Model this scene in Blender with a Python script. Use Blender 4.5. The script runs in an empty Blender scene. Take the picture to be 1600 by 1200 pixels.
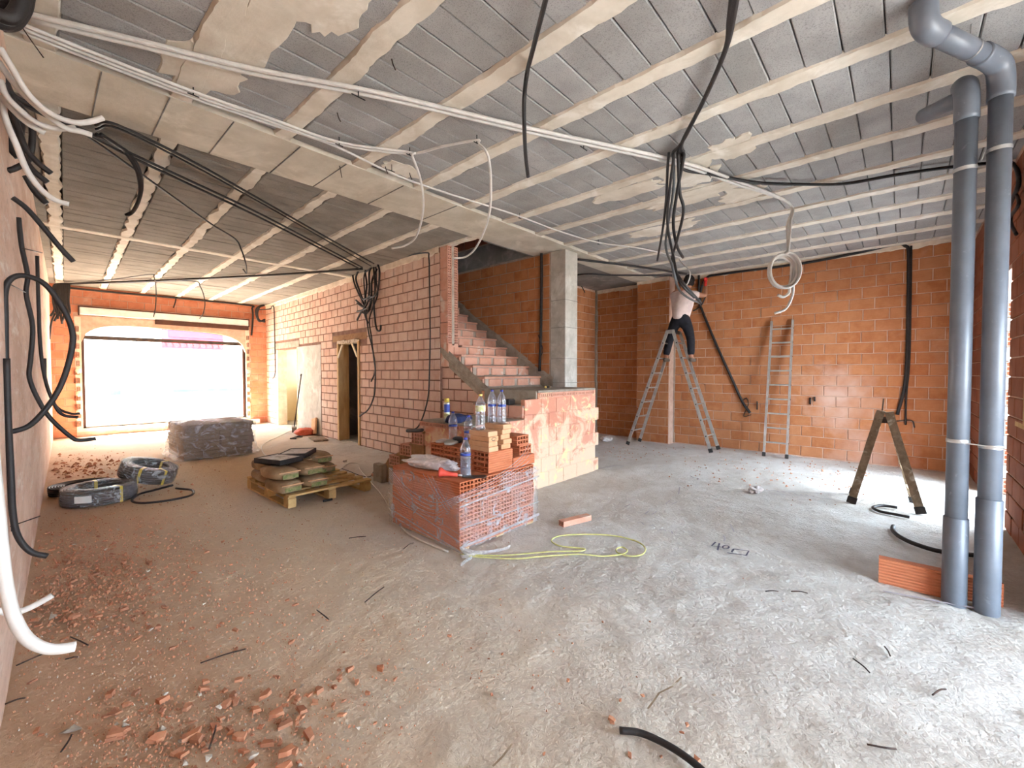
import bpy, bmesh, math, random
import numpy as np
from mathutils import Vector, Matrix, noise as mnoise

random.seed(7)
RNG = np.random.default_rng(7)
scene = bpy.context.scene
COL = scene.collection

# ------------------------------------------------------------------ camera, sky, sun, exposure
FPX, PITCH, YAW, CAMH = 672.0, 1.45, 42.2, 1.40      # focal length in pixels of the 1600 px frame
CEIL = 3.30
_a, _p = math.radians(YAW), math.radians(PITCH)
FWD = Vector((math.cos(_a) * math.cos(_p), math.sin(_a) * math.cos(_p), -math.sin(_p)))
RGT = Vector((math.sin(_a), -math.cos(_a), 0))
UPV = RGT.cross(FWD)
EYE = Vector((0, 0, CAMH))
cam_data = bpy.data.cameras.new('camera')
cam_data.sensor_width = 36.0
cam_data.lens = FPX / 1600.0 * 36.0
cam_data.clip_start = 0.02
cam_data.clip_end = 200
cam = bpy.data.objects.new('camera', cam_data)
COL.objects.link(cam)
cam.matrix_world = Matrix((( RGT.x, UPV.x, -FWD.x, 0), (RGT.y, UPV.y, -FWD.y, 0), (RGT.z, UPV.z, -FWD.z, CAMH), (0, 0, 0, 1)))
scene.camera = cam

world = bpy.data.worlds.new('sky')
scene.world = world
world.use_nodes = True
bg = world.node_tree.nodes['Background']
bg.inputs[0].default_value = (0.70, 0.85, 1.0, 1)
bg.inputs[1].default_value = 11.5

sun_data = bpy.data.lights.new('sun', 'SUN')
sun_data.energy = 50.0
sun_data.angle = math.radians(1.0)
sun_data.color = (1.0, 0.95, 0.87)
sun = bpy.data.objects.new('sun', sun_data)
COL.objects.link(sun)
sun.rotation_euler = Vector((0.12, -0.75, -1.0)).to_track_quat('-Z', 'Y').to_euler()

vs = scene.view_settings
vs.view_transform = 'Standard'; vs.look = 'None'; vs.gamma = 1.0; vs.use_curve_mapping = False
vs.exposure = 1.32
scene.cycles.use_denoising = True
scene.cycles.max_bounces = 8
scene.cycles.diffuse_bounces = 5
scene.cycles.transparent_max_bounces = 10
scene.cycles.adaptive_threshold = 0.03
scene.cycles.sample_clamp_indirect = 6.0
scene.cycles.caustics_reflective = False
scene.cycles.caustics_refractive = False

# ------------------------------------------------------------------ measuring helpers
def ray(px, py):
    return FWD + RGT * ((px - 800) / FPX) - UPV * ((py - 600) / FPX)
def PZ(px, py, z=0.0):                      # where the sight line meets the level z
    d = ray(px, py); return EYE + d * ((z - CAMH) / d.z)
def PX(px, py, X):
    d = ray(px, py); return EYE + d * (X / d.x)
def PY(px, py, Y):
    d = ray(px, py); return EYE + d * (Y / d.y)
def proj(p):
    q = Vector(p) - EYE; z = q.dot(FWD)
    if z < 0.05: return (-9e9, -9e9, z)
    return (800 + FPX * q.dot(RGT) / z, 600 - FPX * q.dot(UPV) / z, z)
def seen(p, m=40):
    x, y, z = proj(p)
    return z > 0.1 and -m < x < 1600 + m and -m < y < 1200 + m

# ------------------------------------------------------------------ mesh helpers
class MB:
    def __init__(s): s.v = []; s.f = []
    def add(s, vs, fs):
        b = len(s.v); s.v += [tuple(v) for v in vs]; s.f += [tuple(i + b for i in f) for f in fs]; return s
    def box(s, x0, x1, y0, y1, z0, z1, M=None, ch=0.0):
        if ch <= 0:
            vs = [(x, y, z) for z in (z0, z1) for y in (y0, y1) for x in (x0, x1)]
            fs = [(0, 2, 3, 1), (4, 5, 7, 6), (0, 1, 5, 4), (2, 6, 7, 3), (0, 4, 6, 2), (1, 3, 7, 5)]
        else:
            c = ch; vs = []; fs = []
            X = (x0, x1); Y = (y0, y1); Z = (z0, z1)
            idx = {}
            for i in (0, 1):
                for j in (0, 1):
                    for k in (0, 1):
                        sx = 1 - 2 * i; sy = 1 - 2 * j; sz = 1 - 2 * k
                        idx[(i, j, k, 'x')] = len(vs); vs.append((X[i], Y[j] + sy * c, Z[k] + sz * c))
                        idx[(i, j, k, 'y')] = len(vs); vs.append((X[i] + sx * c, Y[j], Z[k] + sz * c))
                        idx[(i, j, k, 'z')] = len(vs); vs.append((X[i] + sx * c, Y[j] + sy * c, Z[k]))
            def q(l, flip):
                fs.append(tuple(l[::-1] if flip else l))
            for i in (0, 1):
                q([idx[(i, 0, 0, 'x')], idx[(i, 1, 0, 'x')], idx[(i, 1, 1, 'x')], idx[(i, 0, 1, 'x')]], i == 0)
                q([idx[(0, i, 0, 'y')], idx[(1, i, 0, 'y')], idx[(1, i, 1, 'y')], idx[(0, i, 1, 'y')]], i == 1)
                q([idx[(0, 0, i, 'z')], idx[(1, 0, i, 'z')], idx[(1, 1, i, 'z')], idx[(0, 1, i, 'z')]], i == 0)
            for i in (0, 1):
                for j in (0, 1):
                    q([idx[(i, j, 0, 'x')], idx[(i, j, 1, 'x')], idx[(i, j, 1, 'y')], idx[(i, j, 0, 'y')]], (i + j) % 2 == 1)
                    q([idx[(i, 0, j, 'x')], idx[(i, 1, j, 'x')], idx[(i, 1, j, 'z')], idx[(i, 0, j, 'z')]], (i + j) % 2 == 0)
                    q([idx[(0, i, j, 'y')], idx[(1, i, j, 'y')], idx[(1, i, j, 'z')], idx[(0, i, j, 'z')]], (i + j) % 2 == 1)
                    for k in (0, 1):
                        q([idx[(i, j, k, 'x')], idx[(i, j, k, 'y')], idx[(i, j, k, 'z')]], (i + j + k) % 2 == 1)
        if M is not None: vs = [tuple(M @ Vector(v)) for v in vs]
        return s.add(vs, fs)
    def bar(s, a, b, w, t, up=(0, 0, 1), ch=0.0):     # rectangular bar from a to b
        a = Vector(a); b = Vector(b); d = b - a; L = d.length; d.normalize()
        u = Vector(up)
        if abs(d.dot(u)) > .98: u = Vector((1, 0, 0))
        x = d.cross(u).normalized(); y = x.cross(d).normalized()
        M = Matrix(((x.x, d.x, y.x, a.x), (x.y, d.y, y.y, a.y), (x.z, d.z, y.z, a.z), (0, 0, 0, 1)))
        return s.box(-w/2, w/2, 0, L, -t/2, t/2, M, ch)
    def tube(s, pts, r, n=8, cap=True):
        pts = [Vector(p) for p in pts]; m = len(pts)
        rs = r if isinstance(r, (list, tuple)) else [r] * m
        T = []
        for i in range(m):
            t = pts[min(i + 1, m - 1)] - pts[max(i - 1, 0)]
            T.append(t.normalized() if t.length > 1e-9 else Vector((0, 0, 1)))
        u = T[0].orthogonal().normalized()
        vs = []; fs = []
        for i in range(m):
            u = (u - T[i] * u.dot(T[i]))
            u = u.normalized() if u.length > 1e-6 else T[i].orthogonal().normalized()
            w = T[i].cross(u)
            for k in range(n):
                a = 2 * math.pi * k / n
                vs.append(pts[i] + (u * math.cos(a) + w * math.sin(a)) * rs[i])
        for i in range(m - 1):
            for k in range(n):
                k2 = (k + 1) % n
                fs.append((i*n + k, i*n + k2, (i+1)*n + k2, (i+1)*n + k))
        if cap:
            fs.append(tuple(range(n))[::-1]); fs.append(tuple((m-1)*n + k for k in range(n)))
        return s.add(vs, fs)
    def lathe(s, prof, n=16, c=(0, 0, 0), cap=True):
        vs = []; fs = []
        for r, z in prof:
            for k in range(n):
                a = 2 * math.pi * k / n
                vs.append((c[0] + r * math.cos(a), c[1] + r * math.sin(a), c[2] + z))
        for i in range(len(prof) - 1):
            for k in range(n):
                k2 = (k + 1) % n
                fs.append((i*n + k, i*n + k2, (i+1)*n + k2, (i+1)*n + k))
        if cap:
            fs.append(tuple(range(n))[::-1]); fs.append(tuple((len(prof)-1)*n + k for k in range(n)))
        return s.add(vs, fs)
    def prism(s, poly, ax, a0, a1):          # polygon in the two other axes pulled along axis ax (0,1,2) from a0 to a1
        n = len(poly)
        def put(p, a):
            q = list(p); q.insert(ax, a); return tuple(q)
        vs = [put(p, a0) for p in poly] + [put(p, a1) for p in poly]
        fs = [tuple(range(n))[::-1], tuple(range(n, 2*n))]
        for i in range(n):
            j = (i + 1) % n; fs.append((i, j, n + j, n + i))
        return s.add(vs, fs)
    def mesh(s, name, mat=None, smooth=False):
        me = bpy.data.meshes.new(name)
        me.from_pydata(s.v, [], s.f)
        if mat: me.materials.append(mat)
        bm = bmesh.new(); bm.from_mesh(me)
        bmesh.ops.recalc_face_normals(bm, faces=bm.faces)
        bm.to_mesh(me); bm.free()
        if smooth:
            me.polygons.foreach_set('use_smooth', [True] * len(me.polygons))
        me.update()
        return me
    def build(s, name, mat, parent=None, smooth=False, loc=None, rot=None):
        o = bpy.data.objects.new(name, s.mesh(name, mat, smooth))
        COL.objects.link(o)
        if parent: o.parent = parent
        if loc is not None: o.location = loc
        if rot is not None: o.rotation_euler = rot
        return o

def inst(name, me, parent, M):
    o = bpy.data.objects.new(name, me); COL.objects.link(o)
    if parent: o.parent = parent
    o.matrix_local = M
    return o
def tag(o, label=None, cat=None, group=None, kind=None):
    if label: o['label'] = label
    if cat: o['category'] = cat
    if group: o['group'] = group
    if kind: o['kind'] = kind
    return o
def thing(name, label, cat, loc=(0, 0, 0), rz=0.0, group=None):
    o = bpy.data.objects.new(name, None); COL.objects.link(o)
    o.empty_display_size = .1
    o.location = loc; o.rotation_euler = (0, 0, rz)
    return tag(o, label, cat, group)
def struct(o): o['kind'] = 'structure'; return o
def TM(loc, rz=0.0, sc=(1, 1, 1)):
    return Matrix.Translation(loc) @ Matrix.Rotation(rz, 4, 'Z') @ Matrix.Diagonal((*sc, 1))
def smooth_path(pts, sub=6):
    pts = [Vector(p) for p in pts]
    if len(pts) < 3:
        return pts
    out = []
    P = [pts[0] * 2 - pts[1]] + pts + [pts[-1] * 2 - pts[-2]]
    for i in range(1, len(P) - 2):
        for k in range(sub):
            t = k / sub
            a, b, c, d = P[i-1], P[i], P[i+1], P[i+2]
            out.append(0.5 * ((2*b) + (c - a)*t + (2*a - 5*b + 4*c - d)*t*t + (-a + 3*b - 3*c + d)*t*t*t))
    out.append(pts[-1])
    return out
# ------------------------------------------------------------------ materials
def lin(c):
    return tuple(((v/255)/12.92 if v/255 <= .04045 else (((v/255)+.055)/1.055)**2.4) for v in c) + (1.0,)
class NT:
    def __init__(s, name):
        m = bpy.data.materials.new(name); m.use_nodes = True
        s.m = m; s.t = m.node_tree; s.N = s.t.nodes; s.L = s.t.links
        s.b = s.N['Principled BSDF']; s.out = s.N['Material Output']
    def n(s, typ, **kw):
        x = s.N.new(typ)
        for k, v in kw.items():
            if hasattr(x, k): setattr(x, k, v)
        return x
    def link(s, a, b): s.L.new(a, b)
    def pos(s):
        if not hasattr(s, '_p'): s._p = s.n('ShaderNodeNewGeometry').outputs['Position']
        return s._p
    def noise(s, scale, detail=5, rough=.6, stretch=None, dist=0.0):
        v = s.pos()
        if stretch:
            mp = s.n('ShaderNodeMapping'); mp.inputs['Scale'].default_value = stretch
            s.link(v, mp.inputs['Vector']); v = mp.outputs[0]
        x = s.n('ShaderNodeTexNoise'); x.inputs['Scale'].default_value = scale
        x.inputs['Detail'].default_value = detail; x.inputs['Roughness'].default_value = rough
        x.inputs['Distortion'].default_value = dist
        s.link(v, x.inputs['Vector']); return x.outputs['Fac']
    def ramp(s, fac, lo, hi):
        x = s.n('ShaderNodeMapRange'); x.inputs[1].default_value = lo; x.inputs[2].default_value = hi
        x.interpolation_type = 'SMOOTHSTEP'
        s.link(fac, x.inputs[0]); return x.outputs[0]
    def mix(s, fac, a, b):
        x = s.n('ShaderNodeMix'); x.data_type = 'RGBA'
        if isinstance(fac, (int, float)): x.inputs[0].default_value = fac
        else: s.link(fac, x.inputs[0])
        for sock, v in ((x.inputs[6], a), (x.inputs[7], b)):
            if isinstance(v, tuple): sock.default_value = v
            else: s.link(v, sock)
        return x.outputs[2]
    def math(s, op, a, b=None):
        x = s.n('ShaderNodeMath'); x.operation = op
        for i, v in enumerate((a, b)):
            if v is None: continue
            if isinstance(v, (int, float)): x.inputs[i].default_value = v
            else: s.link(v, x.inputs[i])
        return x.outputs[0]
    def bump(s, h, strength=.4, dist=.01, prev=None):
        x = s.n('ShaderNodeBump'); x.inputs['Strength'].default_value = strength
        x.inputs['Distance'].default_value = dist
        s.link(h, x.inputs['Height'])
        if prev is not None: s.link(prev, x.inputs['Normal'])
        return x.outputs[0]

def M(name, c1, c2=None, scale=6.0, rough=.85, bump=0.0, bscale=80.0, bdist=.004, rand=0.0, crand=None, metal=0.0,
      stain=None, stain_scale=1.2, stain_lo=.5, stain_hi=.7, groove=0.0, spec=.3, stretch=None):
    t = NT(name); b = t.b
    col = lin(c1)
    if c2:
        col = t.mix(t.ramp(t.noise(scale, stretch=stretch), .3, .7), lin(c1), lin(c2))
    if rand:
        oi = t.n('ShaderNodeObjectInfo')
        col = t.mix(t.math('MULTIPLY', oi.outputs['Random'], rand), col, lin(crand or c1))
    if stain:
        col = t.mix(t.ramp(t.noise(stain_scale, 7, .65, dist=.6), stain_lo, stain_hi), col, lin(stain))
    if isinstance(col, tuple): b.inputs['Base Color'].default_value = col
    else: t.link(col, b.inputs['Base Color'])
    b.inputs['Roughness'].default_value = rough
    b.inputs['Metallic'].default_value = metal
    b.inputs['Specular IOR Level'].default_value = spec
    nrm = None
    if groove:
        w = t.n('ShaderNodeTexWave'); w.bands_direction = 'Z'; w.inputs['Scale'].default_value = groove
        w.inputs['Distortion'].default_value = .4; t.link(t.pos(), w.inputs['Vector'])
        nrm = t.bump(w.outputs['Fac'], .25 if groove > 17 else .8, .003 if groove > 17 else .006)
    if bump:
        nrm = t.bump(t.noise(bscale, 6, .65), bump, bdist, nrm)
    if nrm is not None: t.link(nrm, b.inputs['Normal'])
    return t.m

MAT = {}
MAT['brick_back'] = M('brick_back', (182, 121, 80), (162, 97, 58), 7, .9, .25, 60, .003, .6, (188, 132, 94), stain=(198, 158, 132), stain_scale=.9, stain_lo=.56, stain_hi=.82, groove=22)
MAT['brick_pink'] = M('brick_pink', (208, 176, 158), (192, 152, 132), 5, .92, .3, 50, .003, .6, (214, 186, 170), stain=(216, 198, 186), stain_scale=.8, stain_lo=.5, stain_hi=.75, groove=22)
MAT['brick_window'] = M('brick_window', (204, 136, 104), (188, 110, 78), 6, .9, .25, 50, .003, .6, (212, 152, 124), stain=(214, 184, 164), stain_scale=1.5, stain_lo=.58, stain_hi=.8, groove=22)
MAT['brick_new'] = M('brick_new', (196, 118, 82), (184, 102, 66), 8, .85, .15, 90, .002, .5, (202, 130, 96), groove=16)
MAT['brick_dark'] = M('brick_dark', (148, 88, 64), (130, 72, 50), 6, .9, .2, 60, .003, .5, (158, 102, 78))
MAT['brick_tan'] = M('brick_tan', (214, 168, 128), (200, 148, 106), 10, .9, .2, 90, .002, .4, (220, 180, 146))
MAT['brick_riser'] = M('brick_riser', (206, 156, 134), (192, 134, 110), 6, .92, .25, 60, .003, .6, (212, 164, 144), stain=(206, 192, 178), stain_scale=3, stain_lo=.55, stain_hi=.72)
MAT['mortar'] = M('mortar', (176, 160, 146), (156, 140, 126), 9, .95, .5, 70, .006)
MAT['mortar_pink'] = M('mortar_pink', (136, 104, 88), (116, 84, 70), 9, .95, .5, 70, .006)
MAT['mortar_brown'] = M('mortar_brown', (206, 176, 158), (190, 156, 136), 9, .95, .5, 70, .006)
MAT['concrete'] = M('concrete', (190, 184, 174), (168, 162, 152), 5, .9, .35, 40, .004, stain=(206, 202, 194), stain_scale=2.5)
MAT['concrete_dark'] = M('concrete_dark', (132, 130, 127), (112, 110, 107), 3, .92, .5, 50, .006, stain=(160, 154, 146), stain_scale=2)  # dark grey, deepened to paint in the shade of the unlit bay ceiling
MAT['plaster_rough'] = M('plaster_rough', (166, 155, 140), (142, 129, 115), 8, .95, .9, 45, .015, stain=(172, 162, 148), stain_scale=4)
MAT['sand_mortar'] = M('sand_mortar', (158, 122, 88), (136, 100, 70), 8, .95, .8, 45, .012)
MAT['plaster_white'] = M('plaster_white', (226, 212, 194), (204, 186, 164), 7, .9, .5, 40, .006)
MAT['joist'] = M('joist', (222, 214, 200), (202, 192, 176), 4, .9, .6, 30, .006, stain=(232, 226, 216), stain_scale=3)
MAT['beam'] = M('beam', (206, 198, 183), (186, 177, 160), 3, .9, .5, 25, .006, stain=(218, 210, 196), stain_scale=2)
MAT['wood'] = M('wood', (206, 172, 124), (178, 140, 92), 14, .8, .3, 60, .002, stretch=(1, 1, .15))
MAT['wood_pallet'] = M('wood_pallet', (208, 176, 122), (186, 150, 96), 12, .85, .3, 60, .002, .5, (196, 164, 116))
MAT['wood_old'] = M('wood_old', (150, 132, 110), (120, 102, 82), 14, .85, .4, 60, .003, stain=(190, 180, 162), stain_scale=9, stain_lo=.55, stain_hi=.68)
MAT['wood_light'] = M('wood_light', (226, 212, 184), (208, 190, 158), 12, .8)
MAT['alu'] = M('alu', (205, 205, 203), (178, 178, 176), 10, .42, metal=.75, stain=(196, 190, 180), stain_scale=6)
MAT['rubber'] = M('rubber', (58, 54, 52), (44, 40, 38), 10, .8)
MAT['metal_dark'] = M('metal_dark', (60, 54, 52), (86, 70, 60), 10, .6, metal=.3)
MAT['pvc'] = M('pvc', (108, 114, 124), (98, 104, 114), 8, .38, spec=.5, stain=(140, 144, 150), stain_scale=14, stain_lo=.62, stain_hi=.74)
MAT['black_conduit'] = M('black_conduit', (34, 31, 32), (44, 40, 40), 20, .55, .5, 160, .003, spec=.4)
MAT['grey_conduit'] = M('grey_conduit', (96, 98, 100), (84, 86, 88), 20, .5, .5, 160, .003)
MAT['white_conduit'] = M('white_conduit', (212, 208, 203), (196, 192, 187), 12, .55, .3, 160, .002)
MAT['tie'] = M('tie', (28, 26, 26), rough=.5)
MAT['rope_yellow'] = M('rope_yellow', (206, 204, 140), (184, 180, 112), 20, .7)
MAT['cord_white'] = M('cord_white', (226, 220, 208), (206, 198, 184), 16, .6)
MAT['strap_yellow'] = M('strap_yellow', (214, 190, 92), (196, 170, 70), 16, .5)
MAT['paper_sack'] = M('paper_sack', (168, 140, 108), (142, 114, 84), 6, .9, .4, 30, .006, stain=(186, 164, 136), stain_scale=5)
MAT['print_green'] = M('print_green', (104, 120, 70), (150, 138, 100), 40, .9)
MAT['steel'] = M('steel', (190, 192, 192), rough=.4, metal=.8)
MAT['white_paint'] = M('white_paint', (232, 230, 226), (216, 212, 206), 6, .5)
MAT['brown_frame'] = M('brown_frame', (92, 58, 44), (76, 46, 34), 8, .6)
MAT['red_plastic'] = M('red_plastic', (222, 92, 78), (206, 76, 62), 12, .45)
MAT['blue_print'] = M('blue_print', (46, 62, 140), (60, 80, 160), 30, .4)
MAT['cap_blue'] = M('cap_blue', (52, 58, 150), rough=.4)
MAT['cap_yellow'] = M('cap_yellow', (236, 206, 120), rough=.4)
MAT['label_white'] = M('label_white', (232, 230, 210), (190, 200, 120), 40, .5)
MAT['cloth_blue'] = M('cloth_blue', (44, 52, 92), (30, 36, 66), 20, .9)
MAT['black_plastic'] = M('black_plastic', (40, 38, 38), (56, 52, 50), 12, .55)
MAT['tray_top'] = M('tray_top', (226, 224, 221), (208, 204, 199), 8, .7, stain=(150, 140, 128), stain_scale=8)
MAT['net_orange'] = M('net_orange', (216, 112, 86), (196, 88, 62), 30, .6)
MAT['fines'] = M('fines', (170, 112, 82), (142, 86, 60), 10, .95, rand=.0)
MAT['shard'] = M('shard', (202, 146, 112), (182, 120, 90), 20, .92, .3, 120, .002, .9, (158, 112, 88))
MAT['stone'] = M('stone', (176, 164, 148), (150, 136, 120), 30, .92, .3, 100, .002, .9, (206, 198, 186))
MAT['wire'] = M('wire', (52, 44, 42), (76, 58, 50), 30, .6, metal=.4)
MAT['skin'] = M('skin', (176, 126, 100), (164, 112, 88), 20, .6)
MAT['tshirt'] = M('tshirt', (226, 208, 204), (208, 188, 186), 9, .9, .4, 14, .02)
MAT['trousers'] = M('trousers', (40, 40, 48), (28, 28, 34), 12, .9, .4, 14, .015)
MAT['hair'] = M('hair', (36, 28, 26), (22, 18, 18), 40, .7, .5, 90, .01)
MAT['shoe'] = M('shoe', (120, 108, 98), (92, 82, 74), 20, .8)
MAT['tool_red'] = M('tool_red', (214, 60, 50), (196, 44, 36), 20, .45)
MAT['chalk'] = M('chalk', (70, 66, 84), (100, 96, 108), 60, .95)
MAT['chalk_faint'] = M('chalk_faint', (158, 152, 160), (176, 170, 170), 60, .95)
MAT['facade'] = M('facade', (240, 238, 232), (228, 226, 220), 2, .9)
MAT['facade_cream'] = M('facade_cream', (244, 234, 200), (236, 222, 184), 2, .9)
MAT['facade_red'] = M('facade_red', (240, 196, 202), (236, 186, 194), 2, .9)
MAT['roof_tile'] = M('roof_tile', (236, 222, 190), (228, 210, 174), 6, .9)
MAT['street'] = M('street', (186, 182, 176), (168, 164, 158), 2, .95)
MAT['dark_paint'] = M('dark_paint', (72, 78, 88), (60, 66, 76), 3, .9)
MAT['slab'] = M('slab', (134, 122, 108), (106, 96, 84), 6, .85, .4, 30, .006, rand=.5, crand=(124, 112, 98))

def floor_material():
    t = NT('floor_concrete'); b = t.b
    sep = t.n('ShaderNodeSeparateXYZ'); t.link(t.pos(), sep.inputs[0])
    n1 = t.noise(1.1, 7, .62, dist=.5); n2 = t.noise(6, 6, .6); n3 = t.noise(45, 5, .65)
    base = t.mix(t.ramp(n1, .35, .65), lin((198, 192, 184)), lin((212, 209, 204)))
    base = t.mix(t.math('MULTIPLY', t.ramp(n2, .4, .75), .35), base, lin((166, 150, 134)))
    # brick dust trodden in: thick along the left wall and in the long room, thinning out towards the pipes
    f = t.math('MULTIPLY', sep.outputs['X'], -.42)
    f = t.math('ADD', f, t.math('MULTIPLY', sep.outputs['Y'], .10))
    f = t.math('ADD', f, t.math('MULTIPLY', n1, 1.1))
    dust = t.ramp(f, -.55, .55)
    base = t.mix(t.math('MULTIPLY', dust, .85), base, lin((218, 196, 166)))
    g = t.math('MULTIPLY', sep.outputs['X'], -.75)
    g = t.math('ADD', g, t.math('MULTIPLY', n1, 1.5))
    red = t.ramp(g, -.25, .75)
    base = t.mix(t.math('MULTIPLY', red, .8), base, lin((208, 170, 138)))
    base = t.mix(t.math('MULTIPLY', t.ramp(n3, .55, .75), .25), base, lin((120, 92, 74)))
    t.link(base, b.inputs['Base Color'])
    b.inputs['Roughness'].default_value = .88
    b.inputs['Specular IOR Level'].default_value = .25
    n4 = t.n('ShaderNodeTexVoronoi'); n4.inputs['Scale'].default_value = 42; n4.feature = 'SMOOTH_F1'
    wob = t.n('ShaderNodeMapping'); t.link(t.pos(), wob.inputs['Vector']); t.link(wob.outputs[0], n4.inputs['Vector'])
    nb = t.bump(t.noise(30, 7, .7, dist=.4), .9, .022)
    nb = t.bump(n4.outputs['Distance'], .45, .012, nb)
    nb = t.bump(t.noise(120, 4, .6), .35, .005, nb)
    t.link(nb, b.inputs['Normal'])
    return t.m
MAT['floor'] = floor_material()

def dust_patch(mat, c, r, col):
    t = mat.node_tree; b = t.nodes['Principled BSDF']; old = b.inputs['Base Color'].links[0].from_socket
    g = t.nodes.new('ShaderNodeNewGeometry'); d = t.nodes.new('ShaderNodeVectorMath'); d.operation = 'DISTANCE'; d.inputs[1].default_value = c
    t.links.new(g.outputs['Position'], d.inputs[0])
    n = t.nodes.new('ShaderNodeTexNoise'); n.inputs['Scale'].default_value = 4; n.inputs['Detail'].default_value = 8; t.links.new(g.outputs['Position'], n.inputs['Vector'])
    a = t.nodes.new('ShaderNodeMath'); a.operation = 'ADD'; t.links.new(d.outputs['Value'], a.inputs[0]); t.links.new(n.outputs['Fac'], a.inputs[1])
    m = t.nodes.new('ShaderNodeMapRange'); m.inputs[1].default_value = .5 + r; m.inputs[2].default_value = .5; m.inputs[4].default_value = .75; t.links.new(a.outputs[0], m.inputs[0])
    x = t.nodes.new('ShaderNodeMix'); x.data_type = 'RGBA'; t.links.new(m.outputs[0], x.inputs[0]); t.links.new(old, x.inputs[6]); x.inputs[7].default_value = lin(col)
    t.links.new(x.outputs[2], b.inputs['Base Color'])
dust_patch(MAT['brick_back'], (8.65, .78, 1.0), .55, (206, 176, 162))
dust_patch(MAT['brick_back'], (8.65, .35, .1), .6, (200, 164, 148))

def block_material(name, c1, c2, ribs=False):
    t = NT(name); b = t.b
    oi = t.n('ShaderNodeObjectInfo')
    col = t.mix(t.ramp(t.noise(3, 6), .35, .65), lin(c1), lin(c2))
    col = t.mix(t.math('MULTIPLY', oi.outputs['Random'], .3), col, lin((138, 132, 124)))
    col = t.mix(t.math('MULTIPLY', t.ramp(t.noise(130, 3, .7), .5, .68), .5), col, lin((92, 90, 90)))
    t.link(col, b.inputs['Base Color']); b.inputs['Roughness'].default_value = .95
    b.inputs['Specular IOR Level'].default_value = .15
    nb = t.bump(t.noise(160, 4, .7), .7, .006)
    if ribs:
        w = t.n('ShaderNodeTexWave'); w.bands_direction = 'Y'; w.inputs['Scale'].default_value = 9
        w.inputs['Distortion'].default_value = 1.0; t.link(t.pos(), w.inputs['Vector'])
        nb = t.bump(w.outputs['Fac'], .35, .008, nb)
    t.link(nb, b.inputs['Normal'])
    return t.m
MAT['block'] = block_material('block', (174, 173, 172), (158, 157, 156))
MAT['block_ribbed'] = block_material('block_ribbed', (146, 139, 130), (130, 123, 114), True)

def left_wall_material():
    t = NT('wall_left_daub'); b = t.b
    col = t.mix(t.ramp(t.noise(2.2, 7, .65, stretch=(1, .5, 1.4)), .35, .65), lin((222, 192, 172)), lin((204, 166, 142)))
    col = t.mix(t.ramp(t.noise(5, 7, .7, stretch=(1, .4, 2.0)), .52, .72), col, lin((226, 210, 196)))
    col = t.mix(t.math('MULTIPLY', t.ramp(t.noise(16, 6, .7, stretch=(1, .5, 1.2)), .5, .7), .4), col, lin((160, 130, 112)))
    t.link(col, b.inputs['Base Color']); b.inputs['Roughness'].default_value = .95
    t.link(t.bump(t.noise(22, 7, .7, stretch=(1, .5, 1.3)), .8, .012), b.inputs['Normal'])
    return t.m
MAT['wall_left'] = left_wall_material()

def plastered_brick_material():
    t = NT('brick_daubed'); b = t.b
    oi = t.n('ShaderNodeObjectInfo')
    col = t.mix(t.math('MULTIPLY', oi.outputs['Random'], .6), lin((210, 148, 124)), lin((200, 130, 104)))
    sep = t.n('ShaderNodeSeparateXYZ'); t.link(t.pos(), sep.inputs[0])
    n = t.noise(3.2, 8, .68, dist=.8)
    f = t.math('ADD', n, t.math('MULTIPLY', sep.outputs['Z'], -.20))
    col = t.mix(t.ramp(f, .27, .42), col, lin((222, 192, 164)))
    col = t.mix(t.ramp(t.noise(5.5, 6, .6, dist=1.0), .56, .66), col, lin((228, 208, 158)))
    t.link(col, b.inputs['Base Color']); b.inputs['Roughness'].default_value = .95
    t.link(t.bump(t.noise(30, 7, .7), .6, .01), b.inputs['Normal'])
    return t.m
MAT['brick_daubed'] = plastered_brick_material()

def film_material(name, tint=(235, 235, 238), opacity=.16, streak=6.0, stretch=None, gl=.12):
    t = NT(name)
    tr = t.n('ShaderNodeBsdfTransparent'); pr = t.b
    pr.inputs['Base Color'].default_value = lin(tint); pr.inputs['Roughness'].default_value = gl
    pr.inputs['Specular IOR Level'].default_value = .8
    mx = t.n('ShaderNodeMixShader')
    n = t.ramp(t.noise(streak, 6, .7, stretch=stretch, dist=1.0), .45, .8)
    fac = t.math('ADD', t.math('MULTIPLY', n, .55), opacity)
    fac.node.use_clamp = True
    t.link(fac, mx.inputs[0]); t.link(tr.outputs[0], mx.inputs[1]); t.link(pr.outputs[0], mx.inputs[2])
    t.link(mx.outputs[0], t.out.inputs['Surface'])
    t.link(t.bump(t.noise(streak * 3, 5, .6, stretch=stretch, dist=1.5), .8, .03), pr.inputs['Normal'])
    return t.m
MAT['film'] = film_material('film', opacity=.15, streak=9)
MAT['film_strand'] = film_material('film_strand', opacity=.35, streak=25)
MAT['film_bag'] = film_material('film_bag', (236, 226, 222), .75, 8, gl=.3)
MAT['film_pack'] = film_material('film_pack', (226, 226, 228), .22, 6, (1, 1, 1.4), gl=.10)
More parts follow.
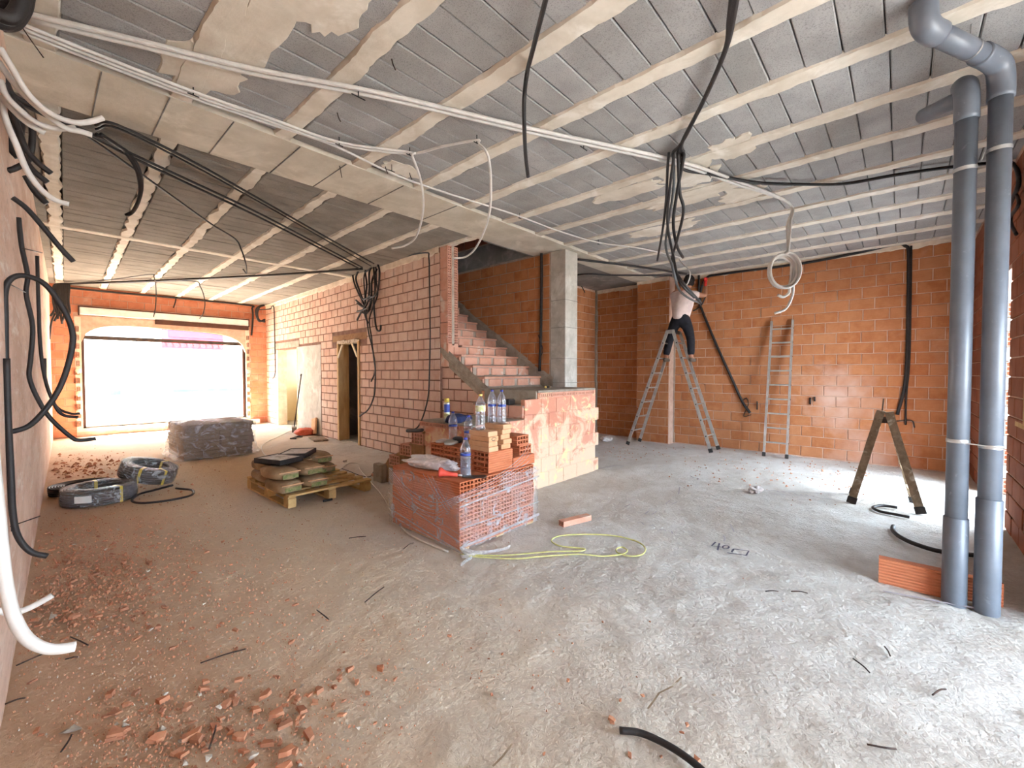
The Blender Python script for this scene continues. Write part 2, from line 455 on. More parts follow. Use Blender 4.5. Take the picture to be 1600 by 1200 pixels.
def clear_material(name, tint, fac):
    t = NT(name); tr = t.n('ShaderNodeBsdfTransparent'); tr.inputs[0].default_value = lin(tint)
    gl = t.n('ShaderNodeBsdfGlossy'); gl.inputs['Roughness'].default_value = .08
    df = t.n('ShaderNodeBsdfDiffuse'); df.inputs[0].default_value = lin((230, 232, 240))
    ad = t.n('ShaderNodeMixShader'); ad.inputs[0].default_value = .5
    t.link(gl.outputs[0], ad.inputs[1]); t.link(df.outputs[0], ad.inputs[2])
    mx = t.n('ShaderNodeMixShader'); mx.inputs[0].default_value = fac
    lw = t.n('ShaderNodeLayerWeight'); lw.inputs[0].default_value = .35
    t.link(t.math('ADD', t.math('MULTIPLY', lw.outputs['Facing'], .5), fac), mx.inputs[0])
    t.link(tr.outputs[0], mx.inputs[1]); t.link(ad.outputs[0], mx.inputs[2])
    t.link(mx.outputs[0], t.out.inputs['Surface']); return t.m
MAT['bottle'] = clear_material('bottle_plastic', (232, 234, 242), .12)
MAT['water'] = clear_material('bottle_water', (214, 220, 230), .10)
MAT['pink_film'] = clear_material('pink_film', (216, 146, 162), .04)
# ------------------------------------------------------------------ floor and ground
def build_floor():
    xs = np.linspace(-.45, 8.9, 312); ys = np.linspace(-2.95, 13.55, 500)
    gx, gy = np.meshgrid(xs, ys)
    def vn(x, y, s, seed):
        r = np.random.default_rng(seed).random((97, 97))
        u = x * s; v = y * s
        iu = np.floor(u).astype(int); iv = np.floor(v).astype(int); fu = u - iu; fv = v - iv
        fu = fu*fu*(3-2*fu); fv = fv*fv*(3-2*fv)
        g = lambda a, b: r[a % 97, b % 97]
        return (g(iu, iv)*(1-fu)+g(iu+1, iv)*fu)*(1-fv)+(g(iu, iv+1)*(1-fu)+g(iu+1, iv+1)*fu)*fv
    z = .010*(vn(gx, gy, 1.3, 1)-.5)+.010*(vn(gx, gy, 5, 2)-.5)+.012*(vn(gx, gy, 14, 3)-.5)-.009
    n, m = len(ys), len(xs)
    v = np.stack([gx.ravel(), gy.ravel(), z.ravel()], 1)
    i = (np.arange(n-1)[:, None]*m+np.arange(m-1)[None, :]).ravel()
    f = np.stack([i, i+1, i+m+1, i+m], 1)
    me = bpy.data.meshes.new('floor')
    me.vertices.add(len(v)); me.vertices.foreach_set('co', v.ravel())
    me.loops.add(f.size); me.loops.foreach_set('vertex_index', f.ravel())
    me.polygons.add(len(f)); me.polygons.foreach_set('loop_start', np.arange(0, f.size, 4)); 
    me.polygons.foreach_set('use_smooth', np.ones(len(f), bool))
    me.update(calc_edges=True); me.validate()
    me.materials.append(MAT['floor'])
    o = bpy.data.objects.new('floor', me); COL.objects.link(o)
    return struct(o)
FLOOR = build_floor()
g = MB(); g.box(-40, 50, -30, 45, -.3, -.06); GROUND = struct(g.build('ground_outside', MAT['street']))

# ------------------------------------------------------------------ brick walls
BM = {}
def brick_mesh(L, Hh, mat, t=.05, ch=.005):
    k = (round(L, 3), round(Hh, 3), mat, t)
    if k not in BM:
        b = MB(); x0, x1, z0, z1 = -L/2, L/2, -Hh/2, Hh/2
        vs = [(x0, -t, z0), (x1, -t, z0), (x1, -t, z1), (x0, -t, z1), (x0, -ch, z0), (x1, -ch, z0), (x1, -ch, z1), (x0, -ch, z1),
              (x0+ch, 0, z0+ch), (x1-ch, 0, z0+ch), (x1-ch, 0, z1-ch), (x0+ch, 0, z1-ch)]
        fs = [(8, 9, 10, 11)]
        for i in range(4):
            j = (i+1) % 4
            fs += [(i, j, 4+j, 4+i), (4+i, 4+j, 8+j, 8+i)]
        b.add(vs, fs); BM[k] = b.mesh('brick', MAT[mat])
        me = BM[k]
    return BM[k]

def cut(a, b, holes):
    out = [(a, b)]
    for h0, h1 in holes:
        nxt = []
        for s, e in out:
            if h1 <= s or h0 >= e: nxt.append((s, e)); continue
            if h0 > s: nxt.append((s, h0))
            if h1 < e: nxt.append((h1, e))
        out = nxt
    return out

def wallcore(name, o, d, n, L, z0, z1, th, mat, openings=()):
    """solid wall, front face through o along d, thickness behind the front; returns a structure object"""
    b = MB()
    o = Vector((o[0], o[1], 0)); d = Vector((d[0], d[1], 0)).normalized(); n = Vector((n[0], n[1], 0)).normalized()
    Mx = Matrix(((d.x, n.x, 0, o.x), (d.y, n.y, 0, o.y), (0, 0, 1, 0), (0, 0, 0, 1)))
    us = sorted({0, L} | {u for op in openings for u in op[:2] if 0 < u < L})
    for u0, u1 in zip(us, us[1:]):
        hs = [(op[2], op[3]) for op in openings if op[0] <= u0 + 1e-6 and op[1] >= u1 - 1e-6]
        for s, e in cut(z0, z1, hs):
            b.box(u0, u1, -th, 0, s, e, Mx)
    w = b.build(name, MAT[mat]); return struct(w)

def bricks(parent, o, d, n, L, z0, z1, bl, bh, mat, openings=(), joint=.012, proud=.010, limit=300, ulim=None, zfun=None, shift=.5, pname='brick', jit=.0, t=.05):
    o = Vector((o[0], o[1], 0)); d = Vector((d[0], d[1], 0)).normalized(); n = Vector((n[0], n[1], 0)).normalized()
    rz = math.atan2(d.y, d.x)
    # local +y must be the outward normal
    flip = (Vector((-d.y, d.x, 0)).dot(n) < 0)
    pcs = []
    rows = max(1, round((z1 - z0) / bh)); rh = (z1 - z0) / rows
    for r in range(rows):
        za, zb = z0 + r*rh, z0 + (r+1)*rh
        off = (shift * bl if r % 2 else 0) + random.uniform(-.04, .04) * bl
        hs = [(op[0], op[1]) for op in openings if op[2] < zb - .03 and op[3] > za + .03]
        k = -1
        while off + k*bl < L:
            ua, ub = max(0, off + k*bl), min(L, off + (k+1)*bl); k += 1
            if ub - ua < .03: continue
            for s, e in cut(ua, ub, hs):
                if e - s < .035: continue
                if ulim and (e < ulim[0] or s > ulim[1]): continue
                uc = (s+e)/2; a, b_ = za, zb
                if zfun:
                    lo, hi = zfun(uc); a = max(a, lo); b_ = min(b_, hi)
                    if b_ - a < .05: continue
                c = o + d*uc + n*proud + Vector((0, 0, (a+b_)/2))
                x, y, z = proj(c)
                area = ((e-s)*(b_-a)) / max(z, .1)**2 if seen(c) else -1
                pcs.append((area, c, e-s-joint, b_-a-joint))
    pcs.sort(key=lambda q: -q[0])
    rest = MB()
    me = brick_mesh(bl-joint, rh-joint, mat, t)
    for i, (area, c, l, hh) in enumerate(pcs):
        dz = random.uniform(-.003, .003)
        Mx = Matrix.Translation(c + n*dz) @ Matrix.Rotation(rz + (math.pi if flip else 0) + random.uniform(-.004, .004), 4, 'Z') @ Matrix.Diagonal((l/(bl-joint), 1, hh/(rh-joint), 1))
        if i < limit and area > 0:
            inst(pname, me, parent, Mx)
        else:
            rest.box(-(bl-joint)/2, (bl-joint)/2, -t, 0, -(rh-joint)/2, (rh-joint)/2, Mx)
    if rest.v:
        tag(rest.build(pname + '_rest', MAT[mat], parent), kind='stuff')

# left wall: daubed masonry seen almost edge-on, running beside the camera to the window
def LX(y): return -0.07 + .030 * (y - 4.44)
wl_d = Vector((.030, 1, 0)).normalized()
WALL_LEFT = wallcore('wall_left', (LX(-2.95), -2.95), (wl_d.x, wl_d.y), (wl_d.y, -wl_d.x), 16.6, -.05, 3.32, .2, 'wall_left')

# back wall with the leaning ladder
XB = 8.65
WALL_BACK = wallcore('wall_back', (XB, 3.42), (0, -1), (-1, 0), 4.35, -.05, 3.32, .2, 'mortar_brown')
bricks(WALL_BACK, (XB, 3.42), (0, -1), (-1, 0), 4.32, 0.0, 3.24, .31, .1705, 'brick_back')
# pier and recess left of it
XP = 8.40
PIER = wallcore('wall_pier', (XP, 4.10), (0, -1), (-1, 0), .68, -.05, 3.32, .35, 'mortar_brown')
bricks(PIER, (XP, 4.10), (0, -1), (-1, 0), .68, 0.0, 3.24, .31, .1705, 'brick_back')
XR = 8.72
WALL_RECESS = wallcore('wall_recess', (XR, 5.30), (0, -1), (-1, 0), 1.22, -.05, 3.32, .15, 'mortar_brown')
bricks(WALL_RECESS, (XR, 5.30), (0, -1), (-1, 0), 1.22, 0.0, 3.24, .31, .1705, 'brick_back')
# wall behind the column, closing the back bay
WALL_BAY = wallcore('wall_bay', (5.4, 5.27), (1, 0), (0, -1), 3.4, -.05, 3.32, .15, 'mortar_brown')
bricks(WALL_BAY, (5.4, 5.27), (1, 0), (0, -1), 3.28, 0.0, 3.26, .31, .1705, 'brick_back', ulim=(2.0, 3.4))
m = MB()
for k in range(14):
    z = k * .235; m.box(8.655, 8.71 + random.uniform(0, .01), 5.215 + random.uniform(0, .02), 5.27, z, z + .24)
m.build('mortar_seam', MAT['plaster_rough'], WALL_BAY)
m = MB()
for k in range(14):
    z = k * .2; m.box(8.62, 8.66, 3.395 + random.uniform(-.01, .01), 3.43, z, z + .203)
m.build('mortar_seam', MAT['mortar'], WALL_BACK)

# stair wall rising beside the upper flight, slab edge on top of it and the storey above
XS = 5.40
WALL_STAIR = wallcore('wall_stair', (XS, 9.2), (0, -1), (-1, 0), 5.12, -.05, 3.30, .18, 'mortar')
bricks(WALL_STAIR, (XS, 9.2), (0, -1), (-1, 0), 5.10, 1.2, 3.27, .31, .1725, 'brick_back')
m = MB(); m.box(XS - .004, 5.6, 4.44, 9.2, 3.30, 3.67)
struct(m.build('trim_slab_edge', MAT['concrete_dark']))
WALL_UP = wallcore('wall_upper', (XS, 9.2), (0, -1), (-1, 0), 5.12, 3.67, 5.6, .18, 'mortar')
bricks(WALL_UP, (XS, 9.2), (0, -1), (-1, 0), 4.8, 3.69, 4.9, .31, .1725, 'brick_dark')
m = MB()
m.box(4.1, 4.3, 4.0, 9.2, 3.67, 5.6); m.box(4.36, 5.6, 9.2, 9.35, -.05, 5.6); m.box(4.1, 5.6, 4.0, 4.2, 3.67, 5.6); m.box(4.0, 5.7, 4.0, 9.4, 5.6, 5.7)
struct(m.build('wall_stairwell', MAT['concrete_dark']))  # unseen walls and lid round the stairwell, added to keep sky light out

# door wall: the pinkish wall of the long room
DWA = Vector((4.10, 5.18, 0)); DWB = Vector((4.40, 13.45, 0))
dw = (DWB - DWA).normalized(); dwn = Vector((-dw.y, dw.x, 0)); dwL = (DWB - DWA).length
ops = [(2.62, 3.52, -.1, 2.02), (5.87, 7.27, -.1, 2.02)]
WALL_DOOR = wallcore('wall_door', DWA, dw, dwn, dwL, -.05, 3.32, .2, 'mortar_pink', ops)
wops = [(2.58, 3.56, -.1, 2.05), (5.78, 7.36, -.1, 2.05), (4.42, 5.87, -.1, 2.05), (2.3, 3.8, 2.05, 2.19), (5.72, 7.55, 2.05, 2.2)]
bricks(WALL_DOOR, DWA, dw, dwn, dwL, 0.0, 3.22, .295, .165, 'brick_pink', wops, joint=.018)
def on_dw(u, out, z): return DWA + dw*u + dwn*out + Vector((0, 0, z))
rzd = math.atan2(dw.y, dw.x)
def dwm(): return Matrix(((dw.x, dwn.x, 0, DWA.x), (dw.y, dwn.y, 0, DWA.y), (0, 0, 1, 0), (0, 0, 0, 1)))
m = MB(); m.box(2.3, 3.8, -.05, .012, 2.05, 2.18, dwm()); m.build('lintel', MAT['sand_mortar'], WALL_DOOR)
m = MB(); m.box(5.72, 7.55, -.05, .014, 2.05, 2.2, dwm()); m.build('lintel', MAT['plaster_rough'], WALL_DOOR)
# daubed concrete panel between the two openings
m = MB()
nu, nz = 24, 30
vs = []; fs = []
for j in range(nz+1):
    for i in range(nu+1):
        u = 4.43 + 1.43*i/nu; z = 2.04*j/nz
        q = mnoise.noise((u*3, z*3, 1.7))*.008 + mnoise.noise((u*11, z*16, 4.7))*.004
        vs.append(on_dw(u, .014 + q, z))
for j in range(nz):
    for i in range(nu):
        a = j*(nu+1)+i; fs.append((a, a+1, a+nu+2, a+nu+1))
m.add(vs, fs); m.build('concrete_panel', MAT['concrete'], WALL_DOOR, True)
# plaster line under the ceiling
def plaster_line(parent, a, b, n, z0, z1, seed, mat='plaster_white', amp=.03):
    a = Vector(a); b = Vector(b); n = Vector(n); N = max(8, int((b-a).length/.06)); mb = MB(); vs = []
    for i in range(N+1):
        p = a.lerp(b, i/N); dz = mnoise.noise((i*.35, seed, 0))*amp + random.uniform(-.01, .01)
        for q, z in ((.004, z1), (.024, z1), (.022, z0 + dz + .015), (.006, z0 + dz)):
            vs.append(p + n*q + Vector((0, 0, z)))
    fs = []
    for i in range(N):
        for k in range(3):
            fs.append((i*4+k, i*4+k+1, (i+1)*4+k+1, (i+1)*4+k))
    mb.add(vs, fs); return mb.build('plaster_line', MAT[mat], parent)
plaster_line(WALL_DOOR, DWA, DWA + dw*dwL, dwn, 3.20, 3.31, 1.0)
plaster_line(WALL_BACK, (XB, 3.42, 0), (XB, -.75, 0), (-1, 0, 0), 3.23, 3.31, 2.0)
plaster_line(PIER, (XP, 4.1, 0), (XP, 3.42, 0), (-1, 0, 0), 3.22, 3.31, 3.0)
plaster_line(WALL_RECESS, (XR, 5.27, 0), (XR, 4.1, 0), (-1, 0, 0), 3.22, 3.31, 4.0)
# hollow brick ends at the free end of the door wall, with the mortar core between
def hollow_mesh(name, L, W, Hh, cols, rows, mat, depth=.06, wall=.012, ends=(1, 1)):
    """brick with its long axis on x; rows x cols of cells open at the x ends"""
    b = MB(); x0, x1, y0, y1, z0, z1 = -L/2, L/2, -W/2, W/2, -Hh/2, Hh/2
    vs = [(x0, y0, z0), (x1, y0, z0), (x1, y1, z0), (x0, y1, z0), (x0, y0, z1), (x1, y0, z1), (x1, y1, z1), (x0, y1, z1)]
    b.add(vs, [(0, 3, 2, 1), (4, 5, 6, 7), (0, 1, 5, 4), (2, 3, 7, 6)])
    cw = (W - wall*(cols+1))/cols; chh = (Hh - wall*(rows+1))/rows
    for s, on in ((-1, ends[0]), (1, ends[1])):
        xf = x0 if s < 0 else x1
        if not on:
            b.add([(xf, y0, z0), (xf, y1, z0), (xf, y1, z1), (xf, y0, z1)], [(0, 1, 2, 3)]); continue
        ys = [y0]; 
        for i in range(cols): ys += [ys[-1] + wall, ys[-1] + wall + cw]
        ys.append(y1)
        zs = [z0]
        for i in range(rows): zs += [zs[-1] + wall, zs[-1] + wall + chh]
        zs.append(z1)
        for i in range(len(ys)-1):
            for j in range(len(zs)-1):
                q = [(ys[i], zs[j]), (ys[i+1], zs[j]), (ys[i+1], zs[j+1]), (ys[i], zs[j+1])]
                if i % 2 and j % 2:
                    xd = xf - s*depth
                    vv = [(xf, *p) for p in q] + [(xd, *p) for p in q]
                    b.add(vv, [(4, 5, 6, 7)] + [(k, (k+1) % 4, 4+(k+1) % 4, 4+k) for k in range(4)])
                else:
                    b.add([(xf, *p) for p in q], [(0, 1, 2, 3)])
    me = bpy.data.meshes.new(name); me.from_pydata(b.v, [], b.f); me.materials.append(MAT[mat])
    bm = bmesh.new(); bm.from_mesh(me); bmesh.ops.remove_doubles(bm, verts=bm.verts, dist=1e-5)
    bmesh.ops.recalc_face_normals(bm, faces=bm.faces); bm.to_mesh(me); bm.free(); me.update()
    return me
H_END = hollow_mesh('hollow_brick', .20, .078, .155, 2, 4, 'brick_riser', .07, .010)
for k in range(9):
    z = 1.83 + .163*k + .08
    for xo in (.042, .160):
        inst('hollow_brick', H_END, WALL_DOOR, Matrix.Translation((4.10 + xo, 5.105, z)) @ Matrix.Rotation(math.pi/2, 4, 'Z'))
m = MB(); m.box(4.18, 4.224, 5.0, 5.19, 1.82, 3.3); m.build('mortar_core', MAT['mortar'], WALL_DOOR)
m = MB(); m.box(4.105, 4.30, 5.0, 5.19, 1.5, 1.84); m.build('mortar_footing', MAT['brick_riser'], WALL_DOOR)

# wall under the upper flight, same face as the door wall
WALL_UNDER = struct(MB().prism([(4.15, -.05), (5.2, -.05), (5.2, 1.70), (4.15, 1.0)], 0, 4.14, 4.25).build('wall_under_stair', MAT['mortar_pink']))
bricks(WALL_UNDER, (4.14, 5.2), (0, -1), (-1, 0), 1.05, 0, 1.65, .295, .165, 'brick_pink', joint=.018, zfun=lambda u: (0, 1.66 - .66*u/1.02), proud=.006)

# window wall at the far end, opening with rounded upper corners
YW = 13.42
W0, W1, WS, WT = .66, 3.86, .17, 2.54
WALL_WIN = wallcore('wall_window', (.1, YW), (1, 0), (0, -1), 4.4, -.05, 3.32, .22, 'mortar_brown', [(W0-.1, W1-.1, WS, WT)])
bricks(WALL_WIN, (.1, YW), (1, 0), (0, -1), 4.35, 0.0, 3.24, .30, .17, 'brick_window', [(W0-.1-.1, W1-.1+.1, .11, WT+.12)])
plaster_line(WALL_WIN, (.15, YW, 0), (4.4, YW, 0), (0, -1, 0), 3.2, 3.31, 5.0, 'brick_window')
def arch(u):    # u 0..1 across the opening
    return 2.08 + .45*(1 - abs(2*u-1)**5)**.55 - .10*u
m = MB(); N = 40; vs = []; fs = []
for i in range(N+1):
    u = i/N; x = W0 + (W1-W0)*u; za = min(arch(u), WT-.005)
    for y, z in ((YW-.014, WT+.12), (YW-.014, za), (YW+.22, za), (YW+.22, WT+.05)): vs.append((x, y, z))
for i in range(N):
    for k in range(3): fs.append((i*4+k, i*4+k+1, (i+1)*4+k+1, (i+1)*4+k))
m.add(vs, fs)
m.build('arch_soffit', MAT['mortar_brown'], WALL_WIN)
m = MB()
for xa, xb in ((W0-.10, W0), (W1, W1+.10)): m.box(xa, xb, YW-.012, YW+.1, .11, WT+.1)
m.box(W0-.1, W1+.1, YW-.014, YW+.2, .10, WS)
m.build('jamb_mortar', MAT['plaster_white'], WALL_WIN)
HJ = hollow_mesh('hollow_brick', .06, .05, .11, 1, 3, 'brick_dark', .03, .007)
for sx in (W0-.06, W1+.055):
    for k in range(12):
        z = .28 + .19*k
        for q in ((0, -.05) if sx < 1 and k % 3 != 1 else (0,)):
            inst('hollow_brick', HJ, WALL_WIN, Matrix.Translation((sx + q, YW-.002, z)) @ Matrix.Rotation(math.pi/2, 4, 'Z'))
for sx in (W0-.06, W1+.055):
    for z in (.55, .95, 1.45):
        m = MB(); m.lathe([(.0, 0), (.07, .0), (.055, .02), (.02, .028)], 10)
        o = m.build('mortar_dab', MAT['plaster_white'], WALL_WIN, True); o.location = (sx, YW-.01, z); o.rotation_euler = (math.pi/2, 0, 0); o.scale = (.8, 1.2, 1)

# window itself: thin frame, dark transom tube, pale pink film
WIN = struct(MB().box(W0, W1, YW+.10, YW+.14, WS, WS+.04).build('window_1', MAT['white_paint']))
m = MB(); m.box(W0, W0+.05, YW+.08, YW+.14, WS, 2.2); m.box(W1-.05, W1, YW+.08, YW+.14, WS, 2.1); m.build('window_frame', MAT['brown_frame'], WIN)
m = MB(); m.bar((W0, YW+.11, 2.20), (W1, YW+.11, 2.20), .09, .085); m.build('transom', MAT['metal_dark'], WIN)
m = MB(); m.box(2.06, 3.36, YW+.085, YW+.088, 2.02, 2.50); m.build('pink_film', MAT['pink_film'], WIN)
# white roller box over the window
t = thing('roller_blind', 'long white roller blind box with brown frame above the arched window', 'blind', (2.28, YW-.05, 2.64))
m = MB(); m.box(-1.64, 1.64, -.05, .035, .05, .21, ch=.008); m.build('box', MAT['white_paint'], t)
m = MB(); m.box(-1.66, 1.66, -.045, .036, .212, .235); m.box(-1.66, -1.642, -.05, .036, .03, .235); m.box(1.642, 1.66, -.05, .036, .03, .235); m.build('frame', MAT['brown_frame'], t)
m = MB(); m.box(-.35, 1.64, -.055, .036, -.06, .048); m.build('slat', MAT['brown_frame'], t)

# right-hand walls beside the pipes, with the gap to the yard between them
YR = -.72
WALL_RIGHT = wallcore('wall_right', (3.70, YR), (1, 0), (0, 1), 5.0, -.05, 3.32, .2, 'mortar_brown', [(2.16, 3.91, -.1, 2.35)])
bricks(WALL_RIGHT, (3.70, YR), (1, 0), (0, 1), 5.0, 0, 3.24, .31, .1705, 'brick_dark', [(2.16, 3.91, -.1, 2.35)], limit=200)
HT = hollow_mesh('hollow_brick', .19, .30, .165, 5, 3, 'brick_riser', .05, .010)
for k in range(14):
    z = .085 + .1705*k
    if k % 2 == 0:
        inst('hollow_brick', HT, WALL_RIGHT, Matrix.Translation((7.60, YR-.14, z)))
    else:
        m = MB(); m.box(-.08, .08, -.15, .15, -.08, .08, ch=.012); o = m.build('mortar_lump', MAT['concrete'], WALL_RIGHT); o.location = (7.60, YR-.14, z)
m = MB(); m.box(5.0, 5.06, YR-.05, YR+.03, 1.0, 2.5); m.box(5.06, 5.5, YR-.05, YR+.012, .96, 1.0); m.build('wood_trim', MAT['wood'], WALL_RIGHT)
WALL_REAR = wallcore('wall_rear', (-.4, -2.80), (1, 0), (0, 1), 4.3, -.05, 3.35, .15, 'mortar_brown', [(1.5, 4.1, -.1, 2.3)])
m = MB(); m.box(3.70, 3.9, -2.95, YR-.19, -.05, 3.35); struct(m.build('wall_return', MAT['mortar_brown']))

# ------------------------------------------------------------------ ceiling
SL = MB()
SL.box(-.6, 4.3, -2.95, 13.65, 3.35, 3.67); SL.box(4.3, 8.95, -.95, 4.44, 3.35, 3.67); SL.box(5.5, 8.95, 4.13, 5.45, 3.30, 3.67)
SL.box(4.3, 8.0, 9.2, 13.65, 3.35, 3.67)
CEILING = struct(SL.build('ceiling', MAT['concrete_dark']))
BLK_L, BLK_W = .515, .190
blk = MB(); blk.box(-BLK_L/2, BLK_L/2, -BLK_W/2+.003, BLK_W/2-.003, 0, .05, ch=.006); blk_me = blk.mesh('ceiling_block', MAT['block'])
blk2 = MB(); blk2.box(-.27, .27, -.09, .09, 0, .05, ch=.006); blk2_me = blk2.mesh('ceiling_block', MAT['block_ribbed'])
cand = []
JX = [1.36 + .6575*k for k in range(-3, 12)]
for i in range(len(JX)-1):
    xc = (JX[i]+JX[i+1])/2
    if xc < -.1 or xc > 8.75: continue
    y = 3.72 - .095 - random.uniform(0, .08)
    while y > -1.4:
        c = Vector((xc + random.uniform(-.006, .006), y, 3.306 + random.uniform(-.004, .004)))
        zz = proj(c)[2]
        cand.append((1/max(zz, .1) if seen(c, 20) and y > YR else -1, c)); y -= BLK_W
cand.sort(key=lambda q: -q[0])
rest = MB()
for i, (s, c) in enumerate(cand):
    Mx = Matrix.Translation(c) @ Matrix.Rotation(random.uniform(-.012, .012), 4, 'X') @ Matrix.Rotation(random.uniform(-.008, .008), 4, 'Z')
    if s > 0 and i < 300: inst('ceiling_block', blk_me, CEILING, Mx)
    else: rest.box(-BLK_L/2, BLK_L/2, -BLK_W/2+.003, BLK_W/2-.003, 0, .05, Mx)
tag(rest.build('ceiling_block_rest', MAT['block'], CEILING), kind='stuff')

def smear(name, pts2d, z, mat, parent, th=.012):
    mb = MB(); mb.prism([(p[0], p[1]) for p in pts2d], 2, z, z+th); return mb.build(name, mat, parent)
def joist(x0, y0, x1, y1, w, seed, name='joist', amp=.022, z=3.292):
    a = Vector((x0, y0)); b = Vector((x1, y1)); d = (b-a); L = d.length; d.normalize(); n = Vector((-d.y, d.x))
    N = int(L/.045); l = []; r = []
    for i in range(N+1):
        p = a + d*(L*i/N)
        l.append(p + n*(w/2 + amp*mnoise.noise((i*.22, seed, 0)) + random.uniform(-.006, .006)))
        r.append(p - n*(w/2 + amp*mnoise.noise((i*.22, seed, 9)) + random.uniform(-.006, .006)))
    mb = MB(); vs = []; fs = []
    for i in range(N+1):
        dz = .004*mnoise.noise((i*.3, seed, 4))
        vs += [(*l[i], z+.03), (*(l[i]*.9+r[i]*.1), z+dz), (*((l[i]+r[i])/2), z+dz-.002), (*(r[i]*.9+l[i]*.1), z+dz), (*r[i], z+.03)]
    for i in range(N):
        for k in range(4): fs.append((i*5+k, i*5+k+1, (i+1)*5+k+1, (i+1)*5+k))
    mb.add(vs, fs); return mb.build(name, MAT['joist'], CEILING, False)
for k, x in enumerate(JX):
    if -.2 < x < 8.7: joist(x, -1.4, x, 3.74, .15, k*3.1)
# flat beam flush with the ceiling, from the left wall past the column
m = MB(); vs = []; fs = []
N = 180
for i in range(N+1):
    x = -.35 + 9.2*i/N
    e0 = 3.72 + .012*mnoise.noise((x*4, 1, 0)); e1 = (4.44 if x < 5.5 else 4.14) + .006*mnoise.noise((x*4, 5, 0))
    for y, z in ((e0, 3.34), (e0+.01, 3.284), (e0+.36, 3.282 + .003*mnoise.noise((x*3, 7, 0))), (e1, 3.284), (e1, 3.36)): vs.append((x, y, z))
for i in range(N):
    for k in range(4): fs.append((i*5+k, i*5+k+1, (i+1)*5+k+1, (i+1)*5+k))
m.add(vs, fs); m.build('beam', MAT['beam'], CEILING)
m = MB()
for x in (.30, .64, 1.02, 1.5, 1.9, 2.5, 3.2): m.box(x, x+.006, 3.74, 4.43, 3.276, 3.284)
m.build('formwork_line', MAT['concrete_dark'], CEILING)
m = MB(); m.box(4.3, 5.5, 4.43, 4.46, 3.28, 3.67); m.build('beam_edge', MAT['concrete_dark'], CEILING)
# long room beyond the beam
def wx(x, y): return x + .030*(y - 4.44)
JL = [.08 + .677*k for k in range(0, 7)]
cand = []
for i in range(-1, len(JL)-1):
    xa = JL[i] if i >= 0 else JL[0] - .677
    y = 4.44 + .1
    while y < 13.4:
        if not (8.02 < y < 8.22):
            c = Vector((wx(xa + .3385, y), y, 3.304 + random.uniform(-.003, .003)))
            if c.x < 4.2: cand.append((1/max(proj(c)[2], .1) if seen(c, 20) else -1, c))
        y += .1825
cand.sort(key=lambda q: -q[0])
rest = MB()
for i, (s, c) in enumerate(cand):
    Mx = Matrix.Translation(c) @ Matrix.Rotation(random.uniform(-.01, .01), 4, 'X') @ Matrix.Rotation(-.03, 4, 'Z')
    if s > 0 and i < 200: inst('ceiling_block', blk2_me, CEILING, Mx)
    else: rest.box(-.27, .27, -.09, .09, 0, .05, Mx)
tag(rest.build('ceiling_block_rest', MAT['block_ribbed'], CEILING), kind='stuff')
for k, x in enumerate(JL):
    joist(wx(x, 4.44), 4.44, wx(x, 13.4), 13.4, .12, 50 + k*2.3, amp=.035)
joist(-.1, 8.12, 4.2, 8.12, .17, 99, 'cross_rib', amp=.012, z=3.290)
# mortar smears that ran over the blocks
def blob(cx, cy, rx, ry, seed, z=3.298):
    pts = []
    for k in range(34):
        a = 2*math.pi*k/34; r = 1 + .42*mnoise.noise((math.cos(a)*2.2, math.sin(a)*2.2, seed)) + .22*mnoise.noise((math.cos(a)*6, math.sin(a)*6, seed))
        pts.append((cx + rx*r*math.cos(a), cy + ry*r*math.sin(a)))
    mb = MB(); n = len(pts); vs = [(cx, cy, z - .004)] + [(cx + (p[0]-cx)*.92, cy + (p[1]-cy)*.92, z) for p in pts] + [(p[0], p[1], z + .02) for p in pts]
    fs = [(0, 1 + i, 1 + (i+1) % n) for i in range(n)] + [(1 + i, 1 + n + i, 1 + n + (i+1) % n, 1 + (i+1) % n) for i in range(n)]
    mb.add(vs, fs); mb.build('mortar_smear', MAT['joist'], CEILING)
for q in [(.86, 2.62, .14, .62, 1), (1.05, 2.2, .17, .28, 2), (.72, 3.3, .22, .3, 3), (4.25, 1.55, .28, .28, 4), (4.0, 1.1, .2, .2, 5), (5.1, 1.3, .25, .25, 6), (4.75, 1.75, .22, .5, 7), (5.6, 2.4, .2, .5, 9), (4.2, 2.2, .16, .4, 10), (2.33, 3.5, .2, .12, 11)]:
    blob(*q)

# ------------------------------------------------------------------ rooms glimpsed through the openings, and outdoors
m = MB()
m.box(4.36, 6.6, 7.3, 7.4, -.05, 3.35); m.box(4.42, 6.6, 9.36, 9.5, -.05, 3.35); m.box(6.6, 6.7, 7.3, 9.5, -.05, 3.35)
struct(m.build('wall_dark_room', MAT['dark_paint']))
m = MB(); m.box(4.3, 6.7, 7.3, 9.5, -.05, .0); m.box(4.3, 5.6, 10.8, 13.5, -.05, .0); struct(m.build('floor_side_rooms', MAT['concrete']))
m = MB(); m.box(4.36, 5.6, 10.7, 10.82, -.05, 3.35); m.box(4.45, 5.6, 13.42, 13.64, -.05, 3.35); struct(m.build('wall_side_room', MAT['facade_cream']))
WALL_LOW = wallcore('wall_low', (5.45, 13.42), (0, -1), (-1, 0), 2.6, -.05, 1.06, .15, 'mortar_brown')
bricks(WALL_LOW, (5.45, 13.42), (0, -1), (-1, 0), 2.6, 0, 1.04, .3, .17, 'brick_window')
m = MB(); m.box(7.4, 7.6, 9.6, 18, -.06, 6); struct(m.build('wall_neighbour', MAT['facade_cream']))
HOUSE = struct(MB().box(-9, 16, 24, 27, -.06, 7.5).build('wall_house_opposite', MAT['facade']))
